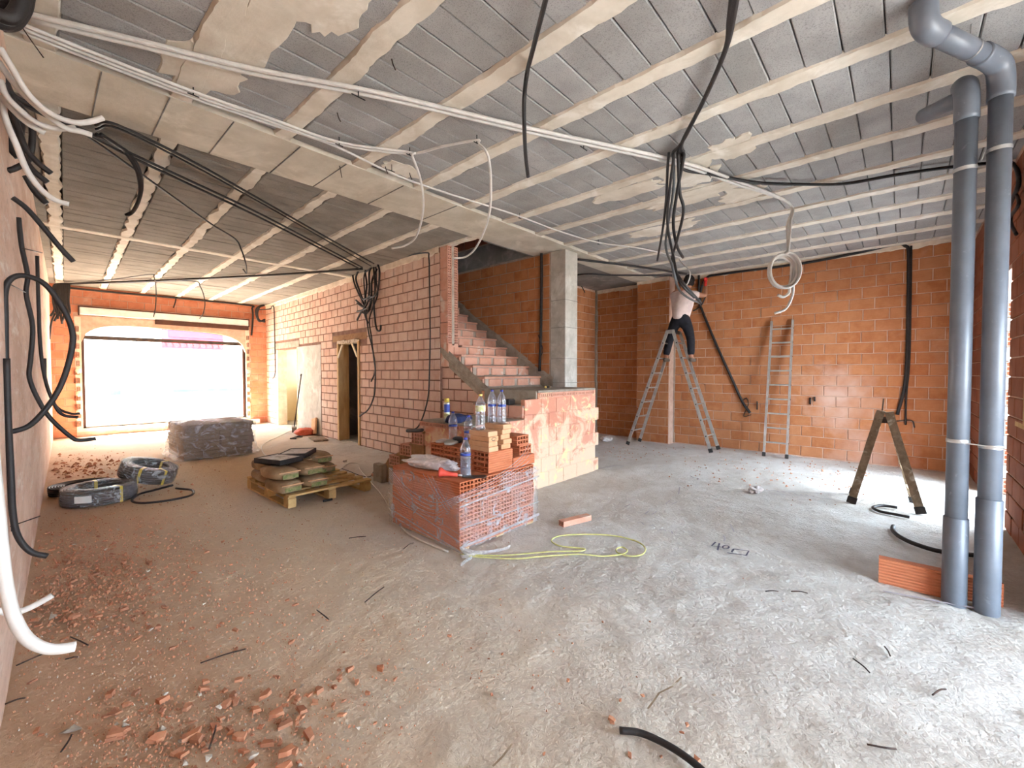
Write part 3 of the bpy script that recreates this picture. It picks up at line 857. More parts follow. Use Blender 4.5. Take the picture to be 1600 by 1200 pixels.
m = MB(); m.box(3.9, 7.0, 23.8, 24, 3.0, 6.8); m.build('red_wall_panel', MAT['facade_red'], HOUSE)
m = MB()
for k in range(26): m.tube([(2.2 + k*.24, 23.55, 2.62), (2.2 + k*.24, 24.0, 2.78)], .10, 8)
m.build('tile_edge', MAT['roof_tile'], HOUSE)
m = MB(); m.box(4.0, 9.2, 23.75, 24, .55, .68); m.build('plinth', MAT['dark_paint'], HOUSE)
m = MB(); m.box(2.0, 2.3, 23.9, 24.0, .5, .68); m.box(1.2, 1.5, 23.9, 24, 3.2, 3.5); m.build('vent', MAT['dark_paint'], HOUSE)
# ------------------------------------------------------------------ column
t = thing('column', 'bare grey concrete column standing beside the staircase landing', 'column', (5.575, 3.96, 0))
m = MB(); m.box(-.165, .165, -.15, .15, -.02, 3.283, ch=.008); m.build('shaft', MAT['concrete'], t)
m = MB()
for z in (.62, 1.25, 1.62, 2.1, 2.52): 
    m.box(-.168, .168, -.153, .153, z, z+.006)
m.build('casting_seam', MAT['concrete_dark'], t)

# ------------------------------------------------------------------ staircase
ST = thing('staircase', 'unfinished brick and concrete staircase with quarter landing in the middle of the room', 'staircase', (4.2, 3.8, 0))
def sp(mb, name, mat, smooth=False):
    o = mb.build(name, MAT[mat], ST, smooth); o.matrix_parent_inverse = Matrix.Translation((-4.2, -3.8, 0)); return o
def si(name, me, Mx):
    o = bpy.data.objects.new(name, me); COL.objects.link(o); o.parent = ST
    o.matrix_parent_inverse = Matrix.Translation((-4.2, -3.8, 0)); o.matrix_basis = Mx; return o
LZ, PZ_, TZ = 1.19, .86, 1.02
YF = 3.25
m = MB(); m.box(4.06, 5.36, YF, 4.24, -.02, LZ - .03); m.box(3.80, 4.06, YF, 4.12, -.02, TZ - .03); m.box(3.02, 3.80, YF, 4.10, -.02, PZ_ - .05)
sp(m, 'core', 'brick_daubed')
m = MB(); m.box(4.05, 5.36, YF - .005, 4.26, LZ - .03, LZ, ch=.006); m.box(3.785, 4.05, YF, 4.12, TZ - .03, TZ, ch=.006); m.box(2.99, 3.79, YF, 4.12, PZ_ - .02, PZ_, ch=.006)
sp(m, 'tread_screed', 'plaster_rough')
m = MB(); m.box(4.035, 4.06, YF + .02, 4.16, TZ, LZ - .01); sp(m, 'landing_riser', 'plaster_rough')
# tile of narrow cells under the platform edge and under the landing edge
HS = hollow_mesh('hollow_tile', .28, .24, .05, 6, 1, 'brick_riser', .08, .010)
for k in range(4): si('hollow_tile', HS, Matrix.Translation((3.13, 3.30 + .25*k, PZ_ - .046)))
for k in range(5): si('hollow_tile', HS, Matrix.Translation((4.20 + .25*k, YF + .132, LZ - .062)) @ Matrix.Rotation(math.pi/2, 4, 'Z'))
# short riser of bricks up to the upper tread
HR = hollow_mesh('hollow_brick', .10, .12, .14, 3, 3, 'brick_riser', .05, .010)
si('hollow_brick', HR, Matrix.Translation((3.835, 4.03, .94)))
BR = MB(); BR.box(-.025, .025, -.11, .11, -.07, .07, ch=.006); br_me = BR.mesh('riser_brick', MAT['brick_riser'])
for k in range(3): si('riser_brick', br_me, Matrix.Translation((3.80, 3.84 - .235*k, .945)))
# front of the landing block, daubed brick, toothed at its free end
rows = 6; rh = (LZ - .10)/rows
dm = brick_mesh(.30, rh - .006, 'brick_daubed', .06)
HTB = hollow_mesh('hollow_brick', .12, .13, rh - .02, 3, 3, 'brick_riser', .05, .009)
for r in range(rows):
    z = rh*(r + .5); x = 3.02 + (.155 if r % 2 else 0)
    end = 5.45 if r % 2 == 0 else 5.36
    if r >= 5: end = 5.36
    xs = [3.02]
    while x + .31 < end - .08: 
        if x > 3.06: xs.append(x)
        x += .31
    xs.append(end)
    lim = 3.79 if z > PZ_ - .05 else 3.0
    if r == 4:
        for a in (3.02, 3.28, 3.54): si('brick', dm, Matrix.Translation((a + .125, YF - .008, z - .02)) @ Matrix.Diagonal((.246/.30, 1, .115/(rh-.012), 1)) @ Matrix.Rotation(math.pi, 4, 'Z'))
    for a, b in zip(xs, xs[1:]):
        a = max(a, lim)
        if b - a < .05: continue
        si('brick', dm, Matrix.Translation(((a+b)/2, YF - .008, z)) @ Matrix.Diagonal(((b-a-.008)/.30, 1, 1, 1)) @ Matrix.Rotation(math.pi, 4, 'Z'))
    if r % 2 == 0 and r < 5:
        m = MB(); m.box(5.34, 5.448, YF - .004, YF + .12, z - rh/2 + .006, z + rh/2 - .006, ch=.004); sp(m, 'toothing_brick', 'brick_daubed')
    else:
        si('hollow_brick', HTB, Matrix.Translation((5.305, YF + .075, z)))
# lower flight along the door wall, seen from its open side
m = MB(); m.prism([(4.12, -.02), (5.10, -.02), (5.10, .05), (4.88, .30), (4.52, .47), (4.12, .72)], 0, 3.01, 3.35); sp(m, 'lower_string', 'sand_mortar')
m = MB(); m.prism([(4.12, -.02), (5.08, -.02), (5.08, .02), (4.12, .60)], 0, 3.3, 4.08); sp(m, 'lower_slab', 'plaster_rough')
for k in range(1, 6):
    z = PZ_ - .165*k; y0 = 4.10 + .245*(k-1)
    m = MB(); m.box(3.02, 4.08, y0, y0 + .25, max(z - .14, 0), z, ch=.006); sp(m, 'lower_step', 'brick_riser')
HL = hollow_mesh('hollow_brick', .10, .22, .135, 4, 3, 'brick_riser', .05, .010)
for k in range(1, 4):
    si('hollow_brick', HL, Matrix.Translation((3.045, 4.10 + .245*(k-.5) + .01, PZ_ - .165*k - .07)))
m = MB(); m.box(2.93, 3.02, 4.92, 5.12, -.02, .22, ch=.01); sp(m, 'bottom_kerb', 'plaster_rough')
# upper flight rising between the door wall and the stair wall
RISE, GO, Y0 = .160, .245, 4.26
x0, x1 = 4.14, 5.385
prof = [(Y0 - .02, LZ - .22)]
n_up = 12
m = MB(); m.prism([(Y0 - .06, LZ - .20), (Y0 + GO*3.7, LZ - .20 + RISE*3.7), (Y0 + GO*3.7, LZ + RISE*3.7 - .02), (Y0 - .06, LZ - .01)], 0, x0 - .02, 4.40)
m.prism([(Y0 - .06, LZ - .20), (Y0 + GO*n_up, LZ - .20 + RISE*n_up), (Y0 + GO*n_up, LZ + RISE*n_up - .02), (Y0 - .06, LZ - .01)], 0, 4.36, x1); sp(m, 'upper_slab', 'plaster_rough')
# rough side of the slab
N = 40; vs = []; fs = []; m = MB()
for i in range(N+1):
    f = i/N; y = 4.10 + 1.08*f; zc = .995 + .68*f
    for q in range(5):
        z = zc + .19*q/4 - .02; vs.append((4.115 - .018*math.sin(math.pi*q/4) - .008*mnoise.noise((y*9, z*9, 3)), y, z))
for i in range(N):
    for q in range(4): fs.append((i*5+q, i*5+q+1, (i+1)*5+q+1, (i+1)*5+q))
m.add(vs, fs); sp(m, 'upper_slab_edge', 'plaster_rough')
RB = MB(); RB.box(-.125, .125, 0, .06, -.058, .058, ch=.007); rb_me = RB.mesh('riser_brick', MAT['brick_riser'])
HU = hollow_mesh('hollow_brick', .18, .20, .13, 4, 3, 'brick_riser', .06, .010)
TR = MB(); TR.box(x0 - .01, x1, 0, GO + .02, -.028, 0, ch=.006); tr_me = TR.mesh('tread', MAT['brick_riser'])
TR2 = MB(); TR2.box(4.36, x1, 0, GO + .02, -.028, 0, ch=.006); tr2_me = TR2.mesh('tread', MAT['brick_riser'])
for j in range(n_up):
    y = Y0 + GO*j; zb = LZ + RISE*j
    m = MB(); m.box(x0 + .02 if j < 3 else 4.36, x1, y + .012, y + GO, zb - .08, zb + RISE - .02); sp(m, 'step_core', 'mortar')
    si('tread', tr_me if j < 3 else tr2_me, Matrix.Translation((0, y - .012, zb + RISE)))
    for q in range(4):
        if j > 3 and q == 0: continue
        si('riser_brick', rb_me, Matrix.Translation((x0 + .20 + .302*q + random.uniform(-.012, .012), y - .002, zb + .066)))
    if j < 4: si('hollow_brick', HU, Matrix.Translation((x0 + .08, y + .13, zb + .066)))
m = MB(); vs = []; fs = []; N = 46
for i in range(N+1):
    y = 4.02 + 3.0*i/N; zs = LZ + max(0, (y - Y0))/GO*RISE
    w = .27 + .05*mnoise.noise((y*3, 3, 1)) + .02*mnoise.noise((y*11, 3, 1))
    if y < Y0: w = .10 + .17*max(0, (y - 4.02)/(Y0 - 4.02)) + .04
    vs += [(5.383, y, zs - .1), (5.372, y, zs + w*.7), (5.396, y, zs + w)]
for i in range(N):
    for q in range(2): fs.append((i*3+q, i*3+q+1, (i+1)*3+q+1, (i+1)*3+q))
m.add(vs, fs); sp(m, 'wall_daub', 'plaster_rough')

# things left on the stairs
def cyl(mb, a, b, r, n=10): return mb.tube([a, b], r, n)
def rounded(name, sx, sy, sz, mat, loc, rz=0, parent=None, lump=.0, seed=0, n=2):
    bm = bmesh.new(); bmesh.ops.create_cube(bm, size=1.0)
    bmesh.ops.subdivide_edges(bm, edges=bm.edges, cuts=4, use_grid_fill=True)
    for v in bm.verts:
        c = v.co * 2
        p = 3.2
        r = (abs(c.x)**p + abs(c.y)**p + abs(c.z)**p)**(1/p)
        mx = max(abs(c.x), abs(c.y), abs(c.z))
        q = c * (mx / r) if r > 0 else c
        v.co = Vector((q.x*sx/2, q.y*sy/2, q.z*sz/2))
        if lump: v.co += v.co.normalized() * lump * mnoise.noise((v.co.x*9 + seed, v.co.y*9, v.co.z*9 + seed*3))
    me = bpy.data.meshes.new(name); bm.to_mesh(me); bm.free()
    for p_ in me.polygons: p_.use_smooth = True
    me.materials.append(MAT[mat] if isinstance(mat, str) else mat)
    o = bpy.data.objects.new(name, me); COL.objects.link(o)
    if parent: o.parent = parent
    o.location = loc; o.rotation_euler = (0, 0, rz); return o
t = thing('chisel', 'small yellow and black chisel lying on the stair landing', 'chisel', PZ(857, 606, LZ), .3)
m = MB(); cyl(m, (-.10, 0, .014), (.02, 0, .014), .014); m.build('grip', MAT['black_plastic'], t, True)
m = MB(); cyl(m, (-.125, 0, .014), (-.10, 0, .014), .016); m.build('pommel', MAT['cap_yellow'], t, True)
m = MB(); cyl(m, (.02, 0, .014), (.035, 0, .014), .015); m.build('collar', MAT['cap_yellow'], t, True)
m = MB(); m.box(.035, .13, -.008, .008, .006, .018); m.build('blade', MAT['steel'], t)
t = thing('toolbox', 'small dark box left on the upper brick tread below the landing', 'box', PZ(796, 632, TZ + .002), .2)
m = MB(); m.box(-.07, .07, -.04, .04, 0, .06, ch=.008); m.build('body', MAT['black_plastic'], t)
m = MB(); m.box(-.06, .06, -.033, .033, .061, .068, ch=.003); m.build('lid', MAT['metal_dark'], t)
o = rounded('folded_cloth', .34, .2, .09, 'cloth_blue', PZ(722, 656, PZ_ + .03), .3, None, .05, 4)
tag(o, 'crumpled dark blue cloth on the stair platform behind the bottles', 'cloth')
o.location = (3.12, 3.62, PZ_ + .042)

# ------------------------------------------------------------------ ladders
def ladder(t, secs, rung_z, rail=(.055, .022), mat='alu', foot='rubber', rung=('tube', .014)):
    for (a0, a1, b0, b1) in secs:        # near rail foot/top, far rail foot/top (local)
        a0, a1, b0, b1 = map(Vector, (a0, a1, b0, b1))
        side = (b0 - a0).normalized(); nrm = (a1 - a0).normalized().cross(side)
        for p, q in ((a0, a1), (b0, b1)):
            m = MB(); m.bar(p + (q-p).normalized()*.03, q, rail[1], rail[0], up=nrm); r = m.build('rail', MAT[mat], t)
            m = MB(); m.bar(p, p + (q-p).normalized()*.07, rail[1]*1.5, rail[0]*1.2, up=nrm, ch=.004); m.build('foot', MAT[foot], t)
            if mat == 'alu':
                m = MB(); out = -side if p == a0 else side
                for zr in rung_z:
                    f = zr/(a1.z - a0.z); c = p.lerp(q, f) + out*rail[1]*.5
                    m.tube([c, c + out*.004], .012, 8)
                m.build('rivet', MAT['rubber'], r)
        for zr in rung_z:
            f = zr/(a1.z - a0.z); p = a0.lerp(a1, f); q = b0.lerp(b1, f)
            m = MB()
            if rung[0] == 'tube': m.tube([p, q], rung[1], 8)
            else: m.bar(p, q, rung[1], .016, up=(0, 0, 1))
            m.build('rung', MAT[mat if rung[0] == 'tube' else 'wood_light'], t)
t = thing('stepladder', 'tall aluminium A-frame ladder under the man at the brick wall', 'ladder', (8.05, 3.2, 0))
ladder(t, [((-.30, .77, 0), (-.17, .04, 2.2), (.22, .77, 0), (.16, .04, 2.2)), ((-.10, -.73, 0), (-.14, -.04, 2.2), (.32, -.73, 0), (.19, -.04, 2.2))], [.28*k for k in range(1, 8)])
m = MB(); m.bar((-.16, -.05, 2.17), (-.16, .05, 2.17), .03, .07); m.bar((.18, -.05, 2.17), (.18, .05, 2.17), .03, .07); m.build('hinge', MAT['steel'], t)
t = thing('straight_ladder', 'narrow aluminium ladder leaning upright against the brick back wall', 'ladder', (8.2, 1.54, 0))
ladder(t, [((0, .165, 0), (.40, .155, 2.30), (0, -.165, 0), (.40, -.155, 2.30))], [.24*k for k in range(1, 10)], rail=(.05, .03))
t = thing('small_stepladder', 'short dirty wooden stepladder standing open beside the grey pipes', 'ladder', (6.08, .125, 0))
ladder(t, [((-.22, .26, 0), (-.13, .035, 1.0), (.22, .27, 0), (.13, .035, .99)), ((-.20, -.29, 0), (-.11, -.03, .99), (.26, -.25, 0), (.12, -.03, .98))], [.19, .40, .61, .82], rail=(.07, .025), mat='wood_old', foot='rubber', rung=('flat', .07))
m = MB(); m.bar((-.13, .04, .90), (-.11, -.04, .90), .012, .05); m.bar((.13, .04, .90), (.12, -.04, .90), .012, .05); m.bar((.135, .03, .98), (.13, .02, 1.12), .012, .012); m.build('hinge', MAT['metal_dark'], t)

# ------------------------------------------------------------------ grey soil pipes
def pipe_collar(mb, z, r, hgt): mb.lathe([(r, z), (r + .006, z + .004), (r + .006, z + hgt - .004), (r, z + hgt)], 24, cap=False)
PR = .050
t = thing('soil_pipe', 'grey plastic pipe with a swept branch at its top, left of the pair', 'pipe', (3.74, -.258, 0))
m = MB(); m.tube([(0, 0, -.02), (0, 0, 2.98)], PR, 28); m.build('shaft', MAT['pvc'], t, True)
m = MB(); m.lathe([(PR, -.02), (PR + .007, -.01), (PR + .007, .52), (PR + .002, .525)], 28, cap=False); m.build('lower_sleeve', MAT['pvc'], t, True)
m = MB(); m.tube(smooth_path([(0, 0, 2.90), (0, 0, 3.02), (.03, .005, 3.11), (.09, .01, 3.15)], 5), PR + .007, 24); m.build('elbow', MAT['pvc'], t, True)
m = MB(); m.tube([(.0, 0, 3.05), (.14, .08, 3.09), (.30, .18, 3.13)], [PR*.95, PR*.95, PR*.95], 20); m.build('branch', MAT['pvc'], t, True)
for z in (2.60, .98): m = MB(); m.lathe([(PR + .003, z), (PR + .003, z + .022)], 24, cap=False); m.build('clamp', MAT['steel'], t, True)
t = thing('soil_pipe', 'taller grey plastic pipe with horizontal elbow under the ceiling, right of the pair', 'pipe', (3.735, -.392, 0))
m = MB(); m.tube([(0, 0, -.02), (0, 0, 3.08)], PR, 28); m.build('shaft', MAT['pvc'], t, True)
m = MB(); m.lathe([(PR, -.02), (PR + .007, -.01), (PR + .007, .66), (PR + .002, .665)], 28, cap=False); m.build('lower_sleeve', MAT['pvc'], t, True)
e_end = Vector((-.60, .31, 3.165))
m = MB(); m.tube(smooth_path([(0, 0, 2.97), (0, 0, 3.06), (-.035, .014, 3.14), (-.11, .057, 3.165), (-.2, .103, 3.165)], 5), PR + .008, 24); m.build('elbow', MAT['pvc'], t, True)
m = MB(); m.tube([(-.1, .0517, 3.165), e_end], PR, 28); m.build('horizontal_run', MAT['pvc'], t, True)
m = MB(); m.tube(smooth_path([(-.55, .284, 3.165), (-.615, .318, 3.168), (-.655, .339, 3.2), (-.665, .344, 3.29)], 5), PR + .008, 24); m.build('end_elbow', MAT['pvc'], t, True)
for z in (2.67, .96): m = MB(); m.lathe([(PR + .003, z), (PR + .003, z + .022)], 24, cap=False); m.build('clamp', MAT['steel'], t, True)
m = MB(); d_ = Vector((-.6, .31, 0)).normalized(); m.tube([Vector((-.28, .145, 3.165)), Vector((-.28, .145, 3.165)) + d_*.012], PR + .003, 24, cap=False); m.tube([(-.28, .145, 3.2), (-.28, .145, 3.3)], .004, 6); m.build('hanger', MAT['steel'], t)
o = tag(MB().bar((3.69, -.32, 2.63), (3.69, -.33, 2.67), .02, .004).build('clamp_strip', MAT['steel']), 'thin steel strip tying the two grey pipes together near the top', 'strip')
o = tag(MB().bar((3.70, -.21, .99), (3.69, -.44, .97), .02, .004).build('clamp_strip', MAT['steel']), 'thin steel strip tying the two grey pipes together at knee height', 'strip')
# flat hollow brick leaning at the pipes
FT = hollow_mesh('flat_brick', .30, .07, .165, 1, 4, 'brick_new', .08, .008)
t = thing('flat_brick', 'long orange hollow brick standing on edge at the foot of the pipes', 'brick', (3.80, -.055, -.005), math.radians(91.5))
inst('body', FT, t, Matrix.Translation((0, 0, .083)))
t = thing('flat_brick', 'broken orange brick lying behind the two grey pipes', 'brick', (3.86, -.34, 0), math.radians(100))
inst('body', FT, t, Matrix.Translation((0, 0, .07)) @ Matrix.Diagonal((.85, 1, .85, 1)))
# ------------------------------------------------------------------ brick stack in film
BS = Vector((2.65, 3.0, 0))
HB = hollow_mesh('hollow_brick', .305, .150, .174, 4, 5, 'brick_new', .06, .010)
xs = [2.19 + .152*i for i in range(6)]; ys = [2.53 + .318*i for i in range(3)]
pal = thing('brick_pallet', 'low wooden pallet under the film-wrapped brick stack', 'pallet', (2.65, 3.0, 0))
m = MB()
for x in (-.40, 0, .40): m.box(x - .045, x + .045, -.46, .46, 0, .015)
m.build('runner', MAT['wood_pallet'], pal)
STACKG = 'hollow bricks packed in the wrapped stack'
for k in range(3):
    for i in range(6):
        for j in range(3):
            if 0 < i and j > 0 and k < 2 : continue      # nothing of the inner bricks can be seen
            o = bpy.data.objects.new('hollow_brick', HB); COL.objects.link(o)
            o.location = (xs[i] + .076 + random.uniform(-.003, .003), ys[j] + .159 + random.uniform(-.004, .004), .016 + .088 + .178*k)
            o.rotation_euler = (0, 0, math.pi/2 + random.uniform(-.01, .01))
            tier = ['bottom', 'middle', 'top'][k]; od = ['first', 'second', 'third', 'fourth', 'fifth', 'sixth']
            if j == 0: lb = f'orange hollow brick in the wrapped stack, {tier} tier, {od[i]} from the near corner rightwards'
            elif i == 0: lb = f'orange hollow brick in the wrapped stack, {tier} tier, {od[j]} from the near corner leftwards'
            else: lb = f'orange hollow brick in the top tier, {od[j]} row back, {od[i]} from the left'
            tag(o, lb, 'brick', STACKG)
ZT = .016 + .178*3            # top of the wrapped layers
HB2 = hollow_mesh('hollow_brick', .30, .195, .088, 4, 2, 'brick_new', .06, .011)
n = 0
for k in range(2):
    for j in range(4):
        for i in range(2):
            if k == 1 and i == 1: continue
            if i == 1 and j > 1: continue
            o = bpy.data.objects.new('hollow_brick', HB2); COL.objects.link(o)
            o.location = (2.69 + .305*i, 2.665 + .2*j + random.uniform(-.003, .003), ZT + .0455 + .0885*k)
            tag(o, f"orange hollow brick laid flat on the wrapped stack, {['lower', 'upper'][k]} layer, {['front', 'second', 'third', 'rear'][j]} row{' at the right' if i else ''}", 'brick', 'loose bricks on the wrapped stack')
ZU = ZT + .0885*2 + .001
HB3 = hollow_mesh('hollow_brick', .30, .17, .088, 4, 2, 'brick_new', .06, .012)
for k in range(2):
    o = bpy.data.objects.new('hollow_brick', HB3); COL.objects.link(o)
    o.location = (3.055 - .03*k, 2.75 + .01*k, ZT + .0905 + .046 + .0895*k); o.rotation_euler = (0, 0, math.pi/2 + .03*k)
    tag(o, ['eight-hole orange brick on the right of the stack, lower one of two', 'eight-hole orange brick lying uppermost at the right of the stack'][k], 'brick')
TB = MB(); TB.box(-.058, .058, -.12, .12, 0, .042, ch=.004); tb_me = TB.mesh('solid_brick', MAT['brick_tan'])
ordn = ['lowest', 'second', 'third', 'topmost']
for k in range(4):
    o = bpy.data.objects.new('solid_brick', tb_me); COL.objects.link(o)
    o.location = (2.602 + random.uniform(-.01, .01), 2.69 + random.uniform(-.006, .006), ZU + .002 + .0435*k); o.rotation_euler = (0, 0, random.uniform(-.06, .06))
    tag(o, f'pale solid brick, {ordn[k]} in the left pile under the yellow-capped bottle', 'brick', 'pale bricks piled on the stack')
    if k == 2:
        m = MB(); m.tube([(.028*math.cos(a), -.121, .021 + .013*math.sin(a)) for a in np.linspace(0.2, 5.4, 14)], .0025, 5); m.build('scribble', MAT['black_plastic'], o)
ordn = ['lowest', 'second', 'middle', 'fourth', 'topmost']
for k in range(5):
    o = bpy.data.objects.new('solid_brick', tb_me); COL.objects.link(o)
    o.location = (2.785 + random.uniform(-.006, .006), 2.71 + random.uniform(-.008, .008), ZU + .002 + .0435*k); o.rotation_euler = (0, 0, random.uniform(-.05, .05))
    tag(o, f'pale solid brick, {ordn[k]} in the right pile under the blue-capped bottles', 'brick', 'pale bricks piled on the stack')

# stretch film: crumpled skin and pulled strands
def film_skin():
    mb = MB(); vs = []; fs = []
    c = [(2.172, 3.50), (2.172, 2.512), (3.118, 2.512), (3.118, 3.50)]
    path = []
    for a, b in zip(c, c[1:]):
        for i in range(16): path.append((a[0] + (b[0]-a[0])*i/16, a[1] + (b[1]-a[1])*i/16))
    path.append(c[-1]); NZ = 14
    for i, (x, y) in enumerate(path):
        cx, cy = x - 2.65, y - 3.0; l = math.hypot(cx, cy)
        for k in range(NZ+1):
            top = ZT - .02 + .06*mnoise.noise((i*.3, 2, 0)) - (.10 if 14 < i < 24 else 0)
            z = .02 + (top - .02)*k/NZ
            q = .006 + .010*abs(mnoise.noise((x*7, y*7, z*9)))
            vs.append((x + cx/l*q, y + cy/l*q, z))
    n = NZ + 1
    for i in range(len(path)-1):
        for k in range(NZ): fs.append((i*n+k, (i+1)*n+k, (i+1)*n+k+1, i*n+k+1))
    mb.add(vs, fs)
    return mb
t = thing('stretch_film', 'torn clear stretch film wound around the brick stack', 'plastic film', (2.65, 3.0, 0))
def tp(mb, name, mat, smooth=True):
    o = mb.build(name, MAT[mat], t, smooth); o.matrix_parent_inverse = Matrix.Translation((-2.65, -3.0, 0)); return o
tp(film_skin(), 'skin', 'film')
def strand(pts, w, seed=0):
    p = smooth_path(pts, 6); mb = MB(); vs = []; fs = []
    for i, q in enumerate(p):
        ww = w*(.7 + .5*abs(mnoise.noise((i*.4, seed, 0))))
        vs += [q + Vector((0, 0, ww/2)), q + Vector((-.003, -.003, 0)), q - Vector((0, 0, ww/2))]
    for i in range(len(p)-1):
        for k in range(2): fs.append((i*3+k, i*3+k+1, (i+1)*3+k+1, (i+1)*3+k))
    mb.add(vs, fs); return tp(mb, 'strand', 'film_strand')
xf, yf = 2.155, 2.495
for k, (za, zb, w) in enumerate([(.37, .44, .018), (.20, .20, .014), (.055, .08, .03), (.42, .50, .008)]):
    strand([(xf, yf, za), (2.5, yf - .006, za + (zb-za)*.4), (3.13, yf, zb)], w, k)
for k, (za, zb, w) in enumerate([(.30, .10, .012), (.16, .03, .016), (.10, .02, .01), (.34, .16, .006)]):
    strand([(xf, 3.5, za), (xf - .008, 3.0, (za+zb)/2), (xf, 2.5, zb)], w, k+9)
for k in range(5):   # swags hanging from the rear corner to the right-hand pile
    d = .02*k
    strand([(xf - .01, 3.46, ZT - .02 - d), (xf - .01, 3.15, ZT - .16 - d*1.6), (xf - .012, 2.8, ZT - .20 - d*1.5), (xf - .004, 2.52, ZT - .10 - d*.6), (2.5, yf - .012, ZT - .02 - d), (2.85, yf - .006, ZT + .10 - d*1.5), (3.08, 2.56, ZT + .22 - d*3)], .010 - .001*k, k + 20)
for k in range(3):
    strand([(xf - .008, 2.95 - .06*k, ZT + .01), (xf - .02, 2.78 - .05*k, ZT - .12), (xf - .016, 2.62 - .03*k, ZT - .24 + .02*k)], .010, k + 40)
for k in range(4):
    a = .3 + .4*k
    strand([(2.16, 2.50, .05), (2.12 + .05*k, 2.44 - .02*k, .02), (2.2 + .1*k, 2.40 - .03*k, .006), (2.05 + .2*k, 2.36 + .02*k, .006)], .03, k + 60)

# ------------------------------------------------------------------ bottles
def bottle(label, loc, h=.31, r=.043, fill=0.0, cap='cap_blue', band='blue_print', zb=.50, bandh=.016, tall=False):
    t = thing('water_bottle', label, 'bottle', loc, random.uniform(0, 6))
    prof = [(.6*r, 0), (.95*r, .006), (r, .02)]
    for q in np.linspace(.08, .62, 15): prof.append((r*(1 - .06*(0.5 + .5*math.cos(q*58))), q*h))
    prof += [(r, .66*h), (.96*r, .72*h), (.78*r, .80*h), (.5*r, .88*h), (.33*r, .925*h), (.32*r, .955*h)]
    m = MB(); m.lathe(prof, 18); m.build('body', MAT['bottle'], t, True)
    m = MB(); m.lathe([(.36*r, .95*h), (.37*r, .955*h), (.37*r, .995*h), (.34*r, h)], 14); m.build('cap', MAT[cap], t, True)
    m = MB(); m.lathe([(r*1.012, zb*h), (r*1.015, zb*h + .002), (r*1.015, zb*h + bandh), (r*1.012, zb*h + bandh + .002)], 18, cap=False); m.build('label_band', MAT[band], t, True)
    if fill:
        m = MB(); m.lathe([(.5*r, .004), (.93*r, .012), (.93*r, fill*h), (.0, fill*h)], 16); m.build('water', MAT['water'], t, True)
    return t
bottle('clear bottle with yellow cap and white label on the left pile of pale bricks', (2.590, 2.72, ZU + .004 + .0435*4), .31, .043, cap='cap_yellow', band='label_white', zb=.52, bandh=.05)
bottle('clear bottle with blue cap on the right pile, left of the close pair', (2.765, 2.752, ZU + .004 + .0435*5), .30, .040)
bottle('clear bottle with blue cap on the right pile, right of the close pair', (2.800, 2.665, ZU + .004 + .0435*5), .30, .040)
bottle('half-full water bottle standing at the edge of the wrapped stack', (2.345, 2.64, ZT + .002), .32, .043, fill=.5, zb=.55)
bottle('empty clear bottle at the left rear of the stack near the cement scraps', (2.74, 3.27, ZU + .003), .29, .042)
bottle('shorter clear bottle behind the half-full one on the stack', (2.72, 3.02, ZU + .003), .27, .042, zb=.4)
t = thing('foam_can', 'slim spray can with yellow-green cap and blue label behind the bottles', 'spray can', (3.08, 3.78, PZ_ + .002))
m = MB(); m.lathe([(.03, 0), (.033, .006), (.033, .20), (.027, .215)], 18); m.build('body', MAT['steel'], t, True)
m = MB(); m.lathe([(.0335, .10), (.0335, .19)], 18, cap=False); m.build('label_band', MAT['blue_print'], t, True)
m = MB(); m.lathe([(.0335, .03), (.0335, .095)], 18, cap=False); m.build('yellow_band', MAT['label_white'], t, True)
m = MB(); m.lathe([(.029, .212), (.029, .25), (.024, .256)], 18); m.build('cap', MAT['strap_yellow'], t, True)
# scraps on the loose bricks
o = rounded('mortar_lump', .20, .12, .035, 'concrete', (2.60, 3.13, ZU + .019), .5, None, .02, 2); tag(o, 'flat pale slab of dried mortar on the rear loose bricks', 'mortar')
o = rounded('glove', .14, .10, .05, 'black_plastic', (2.69, 3.15, ZU + .026), .8, None, .03, 5); tag(o, 'dark crumpled work glove beside the rear bottle', 'glove')
o = rounded('rag', .12, .10, .06, 'black_plastic', (2.66, 2.90, ZU + .028), .3, None, .03, 9); tag(o, 'black rag stuffed behind the pale brick pile', 'rag')
o = rounded('plastic_scrap', .16, .10, .03, 'film_bag', (2.62, 3.28, ZU + .016), .2, None, .03, 6); tag(o, 'scrap of clear plastic under the rear bottle', 'plastic')
# white bag on the corner of the stack
def crumple(name, rx, ry, rz_, mat, loc, rot, seed, label, cat, amp=.35):
    bm = bmesh.new(); bmesh.ops.create_icosphere(bm, subdivisions=4, radius=1)
    for v in bm.verts:
        d = v.co.normalized()
        q = 1 + amp*mnoise.noise(d*1.6 + Vector((seed, 0, 0))) - amp*.8*abs(mnoise.noise(d*3.2 + Vector((0, seed, 0)))) - amp*.35*abs(mnoise.noise(d*7 + Vector((0, seed, 3))))
        p = d*q; z = p.z*rz_
        v.co = Vector((p.x*rx, p.y*ry, max(z, -rz_*.55)))
    me = bpy.data.meshes.new(name); bm.to_mesh(me); bm.free(); me.materials.append(MAT[mat])
    for p_ in me.polygons: p_.use_smooth = True
    o = bpy.data.objects.new(name, me); COL.objects.link(o); o.location = Vector(loc) + Vector((0, 0, rz_*.55)); o.rotation_euler = (0, 0, rot)
    return tag(o, label, cat)
crumple('plastic_bag', .13, .30, .065, 'film_bag', (2.36, 3.12, ZT + .006), .25, 3.0, 'crumpled white plastic bag on the corner of the wrapped stack', 'plastic bag')
